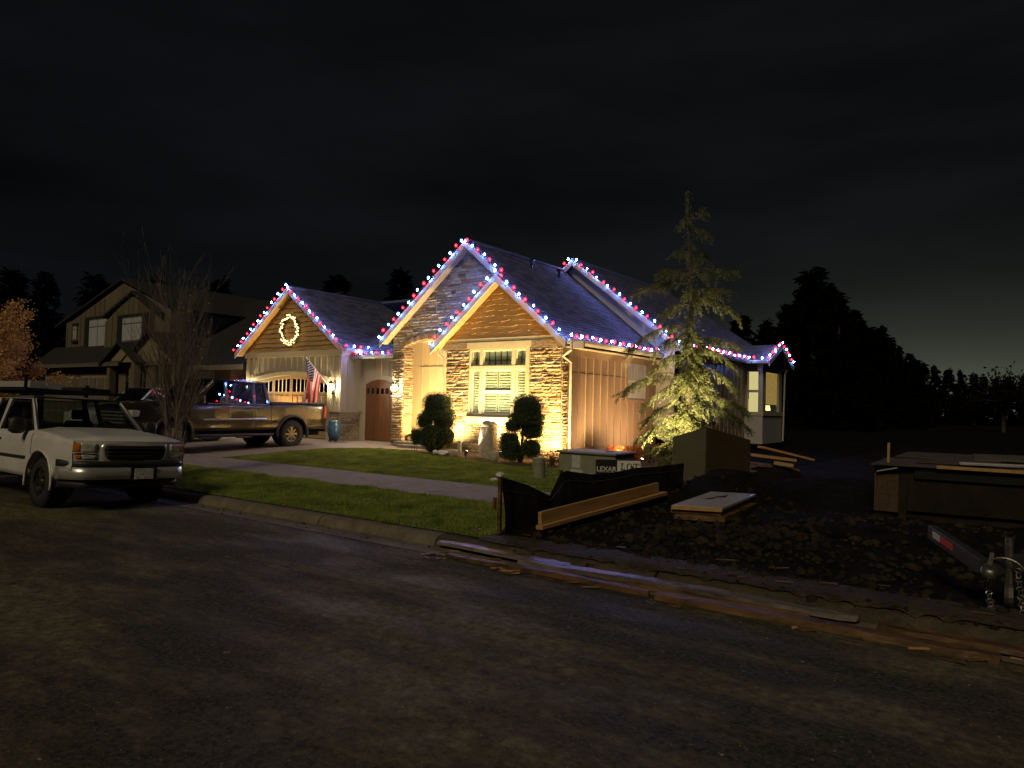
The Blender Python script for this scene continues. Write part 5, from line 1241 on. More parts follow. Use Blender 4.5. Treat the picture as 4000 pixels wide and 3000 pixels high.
for s_ in (1, -1):
    MB().box((xf - .22, s_ * .73 - (0 if s_ > 0 else .24), .92), (xf + .05, s_ * .73 + (.24 if s_ > 0 else 0), 1.10)).build('headlight', m_lens, tn, local=True, bevel=.03)
    MB().box((xr - .012, s_ * (hw - .02) - .12, .88), (xr + .10, s_ * (hw - .02) + .026, 1.27)).build('tail_light', m_redlens, tn, local=True, bevel=.02)
    MB().tube([(1.15, s_ * (yw(1, .86) + .006), .86), (-.8, s_ * (yw(0, .88) + .006), .88)], .022, 6).build('chrome_strip', m_chrome, tn, local=True)
    MB().tube([(1.0, s_ * (yw(1, 1.285) + .0), 1.292), (-.85, s_ * (yw(0, 1.285) + .0), 1.292)], .010, 5).build('belt_trim', m_chrome, tn, local=True)
MB().box((xf - .12, -.98, .46), (xf + .13, .98, .70)).build('front_bumper', m_bpaint, tn, local=True, bevel=.06, seg=3)
MB().blob((-.60, .0, 2.06), .10, .05, .05, 10, 6).build('roof_antenna', m_plastic, tn, local=True, smooth=True)
# --- white vehicle behind the brown pickup and dark one at the picture edge
SV = dict(L=4.9, W=1.95, foh=.9, wb=2.9, R=.37, sill=.42, belt=1.06, bedz=1.06, hoodf=.98, hoodc=1.10, hoodlen=1.15, cabr=-2.35, roof=1.74, roofw=1.52, ws_top=.62, rear_top=-2.15, Bx=[.15, -.85, -1.75], paint=m_wpaint, glass=m_darkglass, seats=[.2, -.8], tw=.24, rimr=.22, rimmat=m_alu, frontlow=.45)
vehicle('parked_suv', (-22.9, 12.0, zg(-23.7, 12.5) + .01), R(-90), 0, 'white vehicle parked behind the brown pickup on the driveway', 'car', SV)
SV2 = dict(SV, paint=m_dpaint)
vehicle('parked_car', (-19.9, 5.05, -.09), 0, R(-1.5), 'black car parked behind the white pickup at the left picture edge', 'car', SV2)

# ---------------------------------------------------------------- neighbour house (two storeys, to the left)
NH = thing('house', (-40, 20, .2), 'dark two storey neighbour house with shuttered upper windows behind the bare tree', 'house')
def nb_(name, a, b_, m, parent=None): return MB().box(a, b_).build(name, m, parent or NH)
def gable_roof(pts, th=.14, m=m_nroof, name='roof'):
    P = [Vector(p) for p in pts]; n = (P[1] - P[0]).cross(P[-1] - P[0]).normalized(); n = n if n.z > 0 else -n
    return MB().prism(P, n * th).build(name, m, NH)
NY = 18.0
def q18(x, z, y): return (x * y / 18, y, 1.6 + (z - 1.6) * y / 18)      # keeps proportions when a plane steps forward
nw = MB(); nw.prism([(-45.0, NY, 0), (-33.6, NY, 0), (-33.6, NY, 5.9), (-38.4, NY, 7.55), (-44.2, NY, 5.9), (-45.0, NY, 5.8)], (0, 8, 0)); NW = nw.build('wall', m_nwall, NH)
for x in np.arange(-44.8, -40.3, .55):
    zt = 5.7 if x < -44.2 else 5.9 + (x + 44.2) * .28
    MB().box((x - .03, NY - .03, 4.2), (x + .03, NY, zt - .05)).build('batten', m_nwall, NW)
GY = 17.75
def gq(x, z): return q18(x, z, GY)
ng = MB(); ng.prism([gq(-40.3, 3.4), gq(-35.6, 3.4), gq(-35.6, 5.95), gq(-37.55, 6.85), gq(-40.3, 5.6)], (0, .3, 0)); NG = ng.build('wall', m_nwall, NH)
for x in np.arange(-40.0, -35.7, .55): 
    a = gq(x, 3.9); zt = gq(x, 6.75 - abs(x + 37.55) * .47)[2]; MB().box((a[0] - .03, GY - .03, a[2]), (a[0] + .03, GY, zt)).build('batten', m_nwall, NG)
gable_roof([(-46.2, NY - .15, 5.55), (-38.4, NY - .15, 7.7), (-38.4, 27, 7.7), (-46.2, 27, 5.55)], .12); gable_roof([(-38.4, NY - .15, 7.7), (-32.8, NY - .15, 5.75), (-32.8, 27, 5.75), (-38.4, 27, 7.7)], .12)
y2 = GY - .15
def rq(x, z, y=y2): return q18(x, z, y)
a, c = rq(-40.7, 5.85), rq(-37.55, 7.0); e_ = rq(-34.9, 5.75)
gable_roof([a, c, (c[0], NY + 3, c[2]), (a[0], NY + 3, a[2])], .12); gable_roof([c, e_, (e_[0], NY + 3, e_[2]), (c[0], NY + 3, c[2])], .12)
def nwin(x0, x1, z0, z1, y, shut=True, label=None):
    (x0, _, z0), (x1, _, z1) = q18(x0, z0, y), q18(x1, z1, y)
    o = nb_('window', (x0, y - .05, z0), (x1, y, z1), m_ntrim); h = (z1 - z0) * .28
    if label: o['label'] = label
    xm = (x0 + x1) / 2
    for (a, b_, c, d) in ((x0 + .08, xm - .03, z0 + .08, z1 - h - .03), (xm + .03, x1 - .08, z0 + .08, z1 - h - .03), (x0 + .08, xm - .03, z1 - h + .03, z1 - .08), (xm + .03, x1 - .08, z1 - h + .03, z1 - .08)):
        if b_ - a > .05: nb_('pane', (a, y - .065, c), (b_, y - .05, d), m_npane, o)
    nb_('window_sill', (x0 - .1, y - .1, z0 - .14), (x1 + .1, y, z0), m_dkshutter, o); nb_('window_head', (x0 - .1, y - .08, z1), (x1 + .1, y, z1 + .12), m_dkshutter, o)
    if shut:
        for a in (x0 - .50, x1 + .04): nb_('shutter', (a, y - .07, z0 - .14), (a + .46, y, z1 + .12), m_dkshutter, o)
nwin(-42.05, -39.9, 4.25, 5.85, NY, True, 'pale curtained upper window between dark shutters'); nwin(-38.3, -36.2, 4.45, 5.75, GY, True, 'upper window behind bare branches')
nwin(-44.0, -43.5, 4.75, 5.6, NY, False)
# lower roof over garages, garage doors, porch gables
LY = 16.6
def lq(x, z, y=LY): return q18(x, z, y)
a, c = lq(-49.4, 3.42), lq(-38.6, 3.30)
gable_roof([a, c, (c[0] - 1.2, NY + .1, 4.35), (a[0] - 1.0, NY + .1, 4.35)], .1)
nb_('fascia', (a[0], LY - .05, a[2] - .16), (c[0], LY, a[2] + .04), m_ntrim)
nb_('wall', (a[0] + .3, LY + .5, 0), (c[0] - .3, NY, a[2]), m_nwall)
for x0, x1 in ((-45.0, -41.4), (-40.6, -37.0)):
    o = nb_('garage_door', (x0, LY + .44, .2), (x1, LY + .5, 2.7), m_ncream)
    for r_ in range(4):
        for k in range(4):
            a = x0 + (x1 - x0) * k / 4 + .08; nb_('door_panel', (a, LY + .415, .27 + r_ * .6), (a + (x1 - x0) / 4 - .16, LY + .44, .77 + r_ * .6), m_ntrim, o)
def ngable(xc, xl, xr_, zt, ze, y, m, nm):
    A, B, Cc = q18(xl, ze, y), q18(xr_, ze, y), q18(xc, zt, y)
    MB().prism([A, B, Cc], (0, .2, 0)).build(nm, m, NH)
    s_ = (Cc[2] - A[2]) / (Cc[0] - A[0]); s2 = (Cc[2] - B[2]) / (B[0] - Cc[0]); L0 = (A[0] - .35, y - .25, A[2] - .35 * s_ + .05); R0 = (B[0] + .35, y - .25, B[2] - .35 * s2 + .05); T0 = (Cc[0], y - .25, Cc[2] + .05)
    gable_roof([L0, T0, (T0[0], y + 2.5, T0[2]), (L0[0], y + 2.5, L0[2])], .12); gable_roof([T0, R0, (R0[0], y + 2.5, R0[2]), (T0[0], y + 2.5, T0[2])], .12)
ngable(-38.3, -39.9, -36.7, 4.30, 3.42, 16.7, m_ncream, 'porch_gable'); ngable(-35.3, -37.6, -33.0, 4.75, 3.42, 16.95, m_ncream, 'front_gable')
for x in (-39.6, -37.0): 
    p_ = q18(x, 3.4, 16.7); nb_('porch_post', (p_[0] - .16, 16.65, 0), (p_[0] + .16, 16.95, p_[2]), m_nwall)
A, B = q18(-37.6, 3.4, 17.0), q18(-33.0, 3.4, 17.0)
nb_('wall', (A[0], 17.05, 0), (B[0], NY, A[2]), m_nwall); nb_('frieze_board', (A[0], 16.92, A[2] - .16), (B[0], 17.05, A[2]), m_ntrim)
for k in range(4): x = A[0] + .5 + k * 1.1; nb_('timber_post', (x - .07, 16.98, .9), (x + .07, 17.05, A[2] - .2), m_dkshutter)
# single storey right part with brick and window
nb_('wall', (-32.2, NY, 0), (-28.4, NY + 7, 3.1), m_brick); nb_('wall', (-28.5, NY + .8, 0), (-27.0, NY + 7, 3.1), m_ntrim)
nwin(-31.5, -29.7, 1.0, 2.95, NY, False, 'ground floor window right of the bare tree')
gable_roof([(-33.5, NY - .6, 3.0), (-26.6, NY - .6, 3.0), (-27.6, 23.5, 6.95), (-35.5, 23.5, 6.95)]); gable_roof([(-26.6, NY - .6, 3.0), (-26.4, 28, 3.0), (-27.6, 23.5, 6.95)])
nb_('fascia', (-33.5, NY - .66, 2.88), (-26.6, NY - .60, 3.10), m_ntrim)

# ---------------------------------------------------------------- trees
def tree_parts(t, tubes, mbark, V=None, F=None, mleaf=None, nm='crown', trunk_n=6):
    tb = MB()
    for pts, rad in tubes: tb.tube(pts, rad, trunk_n, cap=False)
    tb.build('trunk', mbark, t, smooth=True)
    if V is not None:
        o = bpy.data.objects.new(nm, npmesh(nm, V, F, mleaf)); COL.objects.link(o); attach(o, t)
# bare multi stemmed street tree
bx_, by_ = -13.75, 7.55; bz_ = zg(bx_, by_)
bt = thing('bare_tree', (bx_, by_, bz_), 'bare upright street tree with many thin branches behind the white pickup', 'tree')
rr_ = random.Random(11); tubes = []; tips = []
def grow(p, d, L, r0, lev):
    n_ = 5; pts = [p]; q = p.copy(); dd_ = d.copy()
    for i in range(n_):
        dd_ = (dd_ + Vector((rr_.gauss(0, .07), rr_.gauss(0, .07), .06 if lev > 0 else .03))).normalized(); q = q + dd_ * (L / n_); pts.append(q.copy())
    r1 = max(.0025, r0 * .45); tubes.append((pts, [r0 + (r1 - r0) * i / n_ for i in range(n_ + 1)]))
    if lev >= 3: tips.append((pts[-1], dd_)); return
    for _ in range([7, 5, 3][lev]):
        k = rr_.randint(2 if lev == 0 else 1, n_); base_ = pts[k]
        ax = Vector((rr_.gauss(0, 1), rr_.gauss(0, 1), 0)).normalized(); sp = rr_.uniform(.22, .50)
        nd = (dd_ * math.cos(sp) + ax * math.sin(sp)); nd.z = max(nd.z, .35); grow(base_, nd.normalized(), L * rr_.uniform(.38, .62), r0 * .45 * (1 - .08 * k), lev + 1)
for i in range(9):
    a = i / 9 * 6.283 + rr_.uniform(-.3, .3); sp = rr_.uniform(.04, .17)
    grow(Vector((bx_ + .05 * math.cos(a), by_ + .05 * math.sin(a), bz_ - .05)), Vector((math.cos(a) * sp, math.sin(a) * sp, 1)).normalized(), rr_.uniform(2.1, 2.75), .032, 0)
tree_parts(bt, tubes, m_twig, trunk_n=4)
lv = MB()
for p, d_ in rr_.sample(tips, 34): 
    lv.blob(p, .022, .022, .012, 5, 3, .2)
lv.build('last_leaves', m_orange, bt)
# leafy autumn street tree at the left edge
ox, oy = -26.4, 7.7; oz = zg(ox, oy); ot = thing('autumn_tree', (ox, oy, oz), 'round orange leaved tree at the left picture edge', 'tree')
tubes = [([(ox, oy, oz - .1), (ox + .03, oy, oz + 1.0), (ox, oy + .03, oz + 1.6)], [.14, .11, .09])]; PP = []
for i in range(46):
    a = random.random() * 6.283; el = random.uniform(.1, 1.25); L = random.uniform(1.5, 2.5) * (1.0 if el < .9 else 1.22)
    p0 = Vector((ox, oy, oz + random.uniform(1.1, 1.7))); d_ = Vector((math.cos(a) * math.cos(el), math.sin(a) * math.cos(el), math.sin(el)))
    pts = [p0 + d_ * L * k / 4 + Vector((0, 0, .12 * k * k / 4)) * .6 for k in range(5)]; tubes.append((pts, [.035, .026, .018, .011, .005]))
    for k in range(1, 5):
        for _ in range(5):
            dd_ = (d_ + Vector((random.gauss(0, .7), random.gauss(0, .7), random.gauss(0, .5)))).normalized(); ln_ = random.uniform(.25, .6); e_ = pts[k] + dd_ * ln_
            tubes.append(([pts[k], e_], [.008, .003])); PP += [pts[k].lerp(e_, random.random()) + Vector((random.gauss(0, .08), random.gauss(0, .08), random.gauss(0, .08))) for _ in range(42)]
P = np.array(PP); V, F = leafcloud(P, RNG.normal(0, 1, P.shape), .085, .6)
tree_parts(ot, tubes, m_twig, V, F, m_orange, trunk_n=4)
# weeping cedar beside the house, lit from below
tx_, ty_ = -7.28, 17.4; tz_ = zg(tx_, ty_); ct = thing('weeping_cedar', (tx_, ty_, tz_), 'tall weeping cedar lit from below in front of the side wall', 'tree')
RIGHT = Vector((.807, .590, 0)); FWD = Vector((-.59, .807, 0))
def trunkpt(h): return Vector((tx_, ty_, tz_)) + Vector((.0, 0, h)) + RIGHT * (.10 * math.sin(h * .55) + (.10 if h > 6 else .10 * h / 6)) 
tubes = [([trunkpt(h) for h in np.linspace(-.1, 7.0, 16)], [.10 * (1 - h / 7.6) + .012 for h in np.linspace(0, 7.0, 16)])]
BR = []   # height, side offset (right +), droop, depth part
for h, s_, dr in [(5.0, -1.0, .0), (4.75, -1.45, .25), (4.95, 1.15, -.15), (4.35, 1.25, .45), (4.55, .9, .0), (4.2, -.8, .3), (3.6, -1.55, .55), (3.3, 1.25, .1), (3.4, -.9, .4), (3.1, 1.1, .5), (2.9, -1.1, .5), (2.6, 1.1, .5), (2.35, -1.75, .45), (2.2, 1.0, .6), (2.1, -1.2, .5), (1.8, 1.5, .2), (1.7, -1.0, .5), (1.5, 1.6, .35), (1.4, -1.1, .55), (1.2, .9, .4), (1.05, -1.25, .3), (.9, 1.5, .2), (.75, -.8, .4), (.55, -.95, .1), (.4, .8, .15), (.3, -.4, .1), (5.7, .55, .2), (5.6, -.4, .1), (6.2, .35, .35), (6.6, .45, -.25), (6.5, -.15, .1), (5.3, .6, .3)]: BR.append((h, s_, dr, random.uniform(-.5, .3)))
for i in range(64):
    h = random.uniform(.25, 6.7) if i < 16 else random.uniform(.2, 3.6); mx_ = .50 * (1 - h / 8.0); BR.append((h, random.uniform(-mx_, mx_), random.uniform(.1, .5), random.choice((-1, 1)) * random.uniform(.2, 1.0) * mx_))
PP, DD = [], []
for (h, s_, dr, dp) in BR:
    p0 = trunkpt(h - .1); ln_ = math.hypot(s_, dp); out = (RIGHT * s_ + FWD * dp); n_ = 7; pts = []
    for k in range(n_ + 1):
        t = k / n_; pts.append(p0 + out * t + Vector((0, 0, .30 * ln_ * t * (1 - t) * 1.4 - dr * t * t + random.gauss(0, .015))))
    tubes.append((pts, [.022 * (1 - .8 * k / n_) * (.5 + .5 * min(1, ln_)) for k in range(n_ + 1)]))
    nsp = int(6 + 26 * ln_)
    for q in range(nsp):
        t = random.uniform(.08, 1) ** .8; k = min(n_ - 1, int(t * n_)); bp = pts[k].lerp(pts[k + 1], t * n_ - k)
        od = out.normalized(); sd_ = Vector((-od.y, od.x, 0)) * random.choice((-1, 1))
        hang = Vector((0, 0, -1)) * random.uniform(.25, 1.15) + od * random.uniform(.1, .9) + sd_ * random.uniform(0, .7); hang.normalize()
        L = random.uniform(.10, .42) * (1.1 - .35 * t); m_ = int(L / .0058)
        tubes.append(([bp, bp + hang * L * .6 + Vector((0, 0, -.02)), bp + hang * L + Vector((0, 0, -.05))], [.005, .004, .002]))
        for w in range(m_):
            u = w / max(1, m_ - 1); PP.append(bp + hang * L * u + Vector((random.gauss(0, .02), random.gauss(0, .02), -.05 * u * u + random.gauss(0, .014)))); DD.append(hang)
for w in range(5500):    # ragged leader
    h = 7.0 * random.random() ** 1.5 + .1; rad = (.24 * (1 - h / 7.4) + .03); a = random.random() * 6.283
    PP.append(trunkpt(h) + Vector((math.cos(a), math.sin(a), 0)) * abs(random.gauss(0, rad))); DD.append(Vector((math.cos(a) * .5, math.sin(a) * .5, -.8)))
PP.append(trunkpt(7.15)); DD.append(Vector((.2, 0, 1)))
P = np.array(PP); D = np.array(DD); V, F = leafcloud(P, D, .060, .26, .36)
tree_parts(ct, tubes, m_bark, V, F, m_cedarleaf, trunk_n=5)
# dark conifers beyond the lot
def conifer_mesh(name, hgt, rad, seed, n=5200):
    rg_ = np.random.default_rng(seed); nb = 120; PP, DD = [], []
    for i in range(nb):
        h = hgt * (.04 + .95 * (i + rg_.random()) / nb); k = 1 - h / hgt; r_ = rad * (k ** .8) * rg_.uniform(.55, 1.12) + .15; a = rg_.random() * 6.283; m_ = int(n / nb * (.5 + k))
        t = rg_.random(m_); PP.append(np.stack([np.cos(a) * r_ * t, np.sin(a) * r_ * t, h - r_ * .30 * t * t + rg_.normal(0, .06 * hgt / 10, m_)], 1) + rg_.normal(0, .08 + .03 * r_, (m_, 3)))
        DD.append(np.tile([np.cos(a), np.sin(a), -.5], (m_, 1)))
    P = np.concatenate(PP); D = np.concatenate(DD); V, F = leafcloud(P, D, hgt * .055, .35, .5); return npmesh(name, V, F, m_conifer)
cm = [conifer_mesh('conifer_crown_a', 12, 3.6, 1), conifer_mesh('conifer_crown_b', 12, 2.6, 2), conifer_mesh('conifer_crown_c', 12, 5.0, 3)]
ctm = MB().tube([(0, 0, -.5), (0, 0, 4), (0, 0, 11.5)], [.32, .22, .04], 7).mesh('conifer_trunk', m_bark)
def ray_pt(dx_, dist):   # ground point under a display column, at a distance along the view axis (layout only)
    d_ = _fh + _r0 * ((dx_ * 1.8083 - 2000) / FPX); return Vector((d_.x * dist, d_.y * dist, 0))
def conifer(dx_, ytop, dist, kind, label, group='dark conifers beyond the lot'):
    p = ray_pt(dx_, dist); top = (1587 + (dx_ * 1.8083 - 2000) * .0225 - ytop * 1.8083) / FPX * dist + 1.6; s_ = top / 12
    t = thing('conifer', (p.x, p.y, 0), label, 'tree', group)
    for nm, me in (('crown', cm[kind]), ('trunk', ctm)):
        o = inst(nm, me, t, Matrix.Translation(p) @ Matrix.Rotation(random.random() * 6, 4, 'Z') @ Matrix.Diagonal((s_, s_, s_, 1)))
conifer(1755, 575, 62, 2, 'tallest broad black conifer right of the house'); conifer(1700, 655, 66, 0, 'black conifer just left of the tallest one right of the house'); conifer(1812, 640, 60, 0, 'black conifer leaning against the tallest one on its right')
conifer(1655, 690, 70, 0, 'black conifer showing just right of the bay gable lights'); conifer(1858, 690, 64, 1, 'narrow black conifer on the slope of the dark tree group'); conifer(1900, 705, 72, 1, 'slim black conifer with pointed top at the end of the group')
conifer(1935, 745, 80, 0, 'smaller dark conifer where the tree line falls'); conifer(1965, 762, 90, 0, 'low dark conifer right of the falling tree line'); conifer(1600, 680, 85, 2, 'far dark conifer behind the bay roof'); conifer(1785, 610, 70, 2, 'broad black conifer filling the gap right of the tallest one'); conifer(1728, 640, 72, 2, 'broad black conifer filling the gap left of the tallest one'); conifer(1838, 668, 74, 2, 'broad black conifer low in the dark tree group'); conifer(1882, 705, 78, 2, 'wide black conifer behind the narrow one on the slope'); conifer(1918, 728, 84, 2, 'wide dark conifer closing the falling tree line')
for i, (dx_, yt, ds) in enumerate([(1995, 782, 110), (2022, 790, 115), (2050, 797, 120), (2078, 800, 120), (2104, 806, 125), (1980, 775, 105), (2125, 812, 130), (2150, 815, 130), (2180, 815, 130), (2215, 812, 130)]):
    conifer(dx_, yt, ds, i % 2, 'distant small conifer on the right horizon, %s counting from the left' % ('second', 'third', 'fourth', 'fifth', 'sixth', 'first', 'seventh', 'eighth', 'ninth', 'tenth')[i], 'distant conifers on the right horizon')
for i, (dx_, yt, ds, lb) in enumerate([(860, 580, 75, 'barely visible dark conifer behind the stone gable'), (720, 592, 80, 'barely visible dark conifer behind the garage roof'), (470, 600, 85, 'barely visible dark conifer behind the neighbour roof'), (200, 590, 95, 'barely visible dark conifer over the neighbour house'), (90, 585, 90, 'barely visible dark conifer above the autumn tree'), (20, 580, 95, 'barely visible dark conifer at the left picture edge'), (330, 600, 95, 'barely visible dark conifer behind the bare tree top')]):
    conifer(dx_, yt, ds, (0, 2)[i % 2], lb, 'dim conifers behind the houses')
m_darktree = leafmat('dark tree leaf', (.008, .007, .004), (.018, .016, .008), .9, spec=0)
# broad leafy tree at the right edge
p = ray_pt(2168, 75); ft = thing('leafy_tree', p, 'rounded leafy tree on the right horizon', 'tree'); PP = []
tubes = [([p, p + Vector((0, 0, 3))], [.25, .18])]
for i in range(60):
    a = random.random() * 6.283; el = random.uniform(.0, 1.4); L = random.uniform(2.0, 4.6); b0 = p + Vector((0, 0, 3.2)); e_ = b0 + Vector((math.cos(a) * math.cos(el) * L * 1.1, math.sin(a) * math.cos(el) * L * 1.1, math.sin(el) * L * .92)); tubes.append(([b0, e_], [.06, .015]))
    PP += [b0.lerp(e_, random.uniform(.3, 1.05)) + Vector((random.gauss(0, .32), random.gauss(0, .32), random.gauss(0, .28))) for _ in range(50)]
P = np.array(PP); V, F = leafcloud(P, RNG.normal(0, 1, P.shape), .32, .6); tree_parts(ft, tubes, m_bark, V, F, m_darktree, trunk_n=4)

# ---------------------------------------------------------------- building lot
# silt fence along the boundary
sf = thing('silt_fence', (-5.2, 9.6, .1), 'black sagging silt fence cloth on stakes along the lot boundary', 'fence')
FP = [(-5.27, 7.05, .01, .73), (-5.24, 7.55, .04, .60), (-5.25, 8.08, .08, .42), (-5.22, 8.30, .10, .71), (-5.22, 8.45, .12, .73), (-5.2, 9.1, .15, .64), (-5.2, 9.8, .17, .63), (-5.17, 10.46, .18, .66), (-5.13, 11.3, .16, .64), (-5.1, 12.25, .15, .65)]
def fcol(s_):
    k = min(len(FP) - 2, int(s_)); t = s_ - k; return [FP[k][j] + (FP[k + 1][j] - FP[k][j]) * t for j in range(4)]
def clothpt(u, v):
    x, y, a, b_ = fcol(u * (len(FP) - 1)); w = math.sin(v * math.pi)
    return (x + .03 * math.sin(y * 9 + v * 3) * w + .02 * math.sin(y * 23) * w * v + (.05 * (1 - v)), y, a - .04 + (b_ - a + .04) * v)
MB().grid(clothpt, 90, 10).build('cloth', m_silt, sf, smooth=True)
MB().tube([tuple(Vector(clothpt(u, .80)) + Vector((.012, 0, 0))) for u in np.linspace(.02, 1, 60)], .004, 4).build('seam_cord', m_ply, sf)
for (x, y, h) in ((-5.30, 7.05, .78), (-5.26, 8.38, .74), (-5.22, 10.46, .68), (-5.14, 12.2, .66)): MB().bar((x, y, zg(x, y) - .1), (x - .02, y + .02, h), .045, .04).build('stake', m_wetboard, sf)
MB().blob((-5.32, 7.07, .75), .05, .05, .035, 8, 5, .25).build('tied_rag', m_whitestone, sf); MB().blob((-5.36, 7.0, .70), .05, .03, .02, 8, 5, .25).build('tied_rag', m_whitestone, sf)
MB().bar((-6.35, 8.3, zg(-6.35, 8.3) - .05), (-6.33, 8.3, .28), .04, .04).build('survey_stake', m_wooddoor, None, label='short brown survey stake standing in the grass behind the silt fence', cat='stake')
# fresh lumber lying along the fence
def plank(name, a, b_, w, h, m, label, cat='lumber', group=None, up=(0, 0, 1)):
    return MB().bar(a, b_, w, h, 0, up).build(name, m, None, bevel=.004, label=label, cat=cat, group=group)
plank('lumber_beam', (-4.92, 7.35, .12), (-4.86, 10.9, .25), .10, .05, m_lumber, 'lower flat fresh timber lying in front of the silt fence', group='fresh timbers by the silt fence')
plank('lumber_beam', (-4.96, 7.42, .225), (-4.92, 10.75, .355), .05, .15, m_lumber, 'upper fresh timber on edge in front of the silt fence', group='fresh timbers by the silt fence')
# stacked boards with pale wet top
for i, (dz_, sx, lb, m) in enumerate(((.0, .06, 'lowest brown board of the stack with the cracked pale sheet', m_wetboard), (.075, -.03, 'middle board under the cracked pale sheet', m_wetboard), (.15, .0, 'pale wet sheet with a dark crack topping a low board stack', m_plywet))):
    z0 = zg(-3.8, 10.3) + .02 + dz_; th = .06 if i < 2 else .03
    o_ = Vector((-4.15 + sx, 9.55 - sx, z0)); ex = Vector((.62, .30, -.01)); ey = Vector((-.05, 1.65, .05))
    s_ = thing('board_stack_sheet', tuple(o_), lb, 'board', 'boards of the low stack')
    MB().obox(o_, ex, ey, (0, 0, th + .008)).build('board', m, s_, bevel=.004)
    if i == 2:
        e2 = o_ + Vector((0, 0, th + .013)); MB().tube([e2 + ex * .3 + ey * .45, e2 + ex * .42 + ey * .52, e2 + ex * .40 + ey * .60, e2 + ex * .55 + ey * .66, e2 + ex * .52 + ey * .80], [.006, .014, .01, .018, .004], 4).build('crack', m_darkgap, s_)
        MB().obox(o_ + Vector((.0, -.012, -.02)), ex, (0, .011, 0), (0, 0, .055)).build('raw_edge', m_lumber, s_)
# leaning olive and strand board sheets
ps = thing('sheet_box', (-5.3, 13.5, .2), 'crate of olive and strand board sheets standing beside the cedar', 'crate')
MB().prism([(-5.62, 12.95, .30), (-5.12, 13.3, .22), (-5.10, 13.3, 1.28), (-5.62, 12.95, 1.08)], (-.02, .03, 0)).build('olive_sheet', m_olive, ps)
MB().prism([(-5.09, 13.3, .22), (-4.72, 14.75, .25), (-4.72, 14.75, 1.02), (-5.09, 13.3, 1.28)], (-.03, .01, 0)).build('strand_board', m_osb, ps)
MB().prism([(-5.62, 12.95, 1.07), (-5.10, 13.3, 1.27), (-4.74, 14.75, 1.01), (-5.3, 14.4, .86)], (0, 0, .015)).build('top_sheet', m_osb, ps)
MB().box((-5.5, 13.35, .1), (-5.15, 14.2, .9)).build('frame', m_ply, ps)
# heap of offcut boards
for i, (a, b_, w, h, lb) in enumerate([((-5.2, 17.0, .78), (-4.3, 17.9, .50), .30, .05, 'uppermost tilted offcut board of the heap by the bay'), ((-5.35, 16.8, .60), (-4.5, 17.3, .50), .26, .06, 'pale topped offcut board below the tilted one'), ((-5.35, 16.5, .42), (-4.35, 17.0, .30), .26, .06, 'brown offcut board in the middle of the heap'), ((-4.75, 16.5, .47), (-4.35, 16.6, .42), .14, .07, 'short offcut block lying on the heap'), ((-5.3, 16.3, .28), (-4.65, 16.5, .18), .22, .05, 'lowest offcut board of the heap')]):
    plank('offcut_board', a, b_, w, h, m_lumber if i in (0, 1, 3) else m_wetboard, lb, 'board', 'offcut heap by the bay')
for (x, y) in ((-4.9, 17.0), (-4.7, 16.75)): pass
MB().blob((-4.85, 16.75, .05), .75, .7, .34, 14, 8, .12).build('dirt_heap', m_dirt, None, smooth=True, label='dark heap of soil under the offcut boards', cat='soil')
# platform of plywood over a low foundation, right
fd = thing('plywood_platform', (-.2, 13.3, .05), 'low foundation covered with plywood sheets at the right', 'platform')
m_found = mat('dark form wall', (.010, .008, .005), .9, scale=3, col2=(.026, .019, .011), spec=.2, bump=.5, bscale=20)
MB().box((-2.05, 12.55, .0), (1.8, 12.70, .80)).build('foundation_wall', m_found, fd); MB().obox((-2.06, 12.50, .10), (.34, -.02, .0), (0, .05, 0), (.01, 0, .58)).build('end_panel', m_osb, fd)
MB().obox((-1.6, 12.47, .14), (2.2, .0, .02), (0, .05, 0), (.03, .03, .44)).build('front_panel', m_found, fd)
MB().box((-2.05, 12.70, .0), (-1.9, 16.2, .80)).build('foundation_wall', m_found, fd); MB().box((-1.5, 12.49, .64), (1.8, 12.55, .80)).build('rim_joist', m_darkgap, fd)
for x in np.arange(-1.4, 1.8, .42): MB().box((x, 12.60, .62), (x + .045, 16.0, .795)).build('joist', m_found, fd)
def psheet(x0, y0, x1, y1, z, m, rot, tilt=0):
    cx_, cy_ = (x0 + x1) / 2, (y0 + y1) / 2; c, s_ = math.cos(rot), math.sin(rot); ex = Vector((c, s_, tilt)) * (x1 - x0); ey = Vector((-s_, c, tilt * .5)) * (y1 - y0)
    o_ = Vector((cx_, cy_, z)) - ex / 2 - ey / 2; MB().obox(o_, ex, ey, (0, 0, .02)).build('plywood_sheet', m, fd, bevel=.003)
psheet(-2.12, 12.42, -.2, 14.4, .820, m_ply, .03, .004); psheet(-.2, 12.5, 1.9, 14.5, .832, m_ply, -.025, -.003); psheet(-2.05, 14.4, -.3, 16.4, .85, m_ply, .02); psheet(-.9, 14.2, .5, 16.1, .885, m_olive, .07, .01); psheet(-1.5, 13.0, -.5, 14.6, .852, m_ply, -.09, .006); psheet(.2, 12.9, 1.6, 14.2, .862, m_olive, .05, .004)
MB().bar((-1.2, 12.44, .835), (.25, 12.45, .83), .09, .045).build('edge_board', m_lumber, fd, bevel=.004); MB().bar((.28, 12.46, .83), (1.9, 12.42, .815), .09, .045).build('edge_board', m_lumber, fd, bevel=.004)
MB().bar((-.95, 12.9, .885), (.3, 13.02, .895), .24, .035).build('loose_board', m_plywet, fd, bevel=.004); MB().bar((.1, 13.6, .90), (1.4, 13.1, .895), .14, .035).build('loose_board', m_wetboard, fd, bevel=.004)
MB().bar((-1.92, 12.9, .7), (-1.91, 12.9, 1.15), .035, .035).build('stake', m_lumber, fd); MB().bar((-2.0, 12.46, .72), (-1.72, 12.43, .79), .1, .02).build('loose_strip', m_plywet, fd)
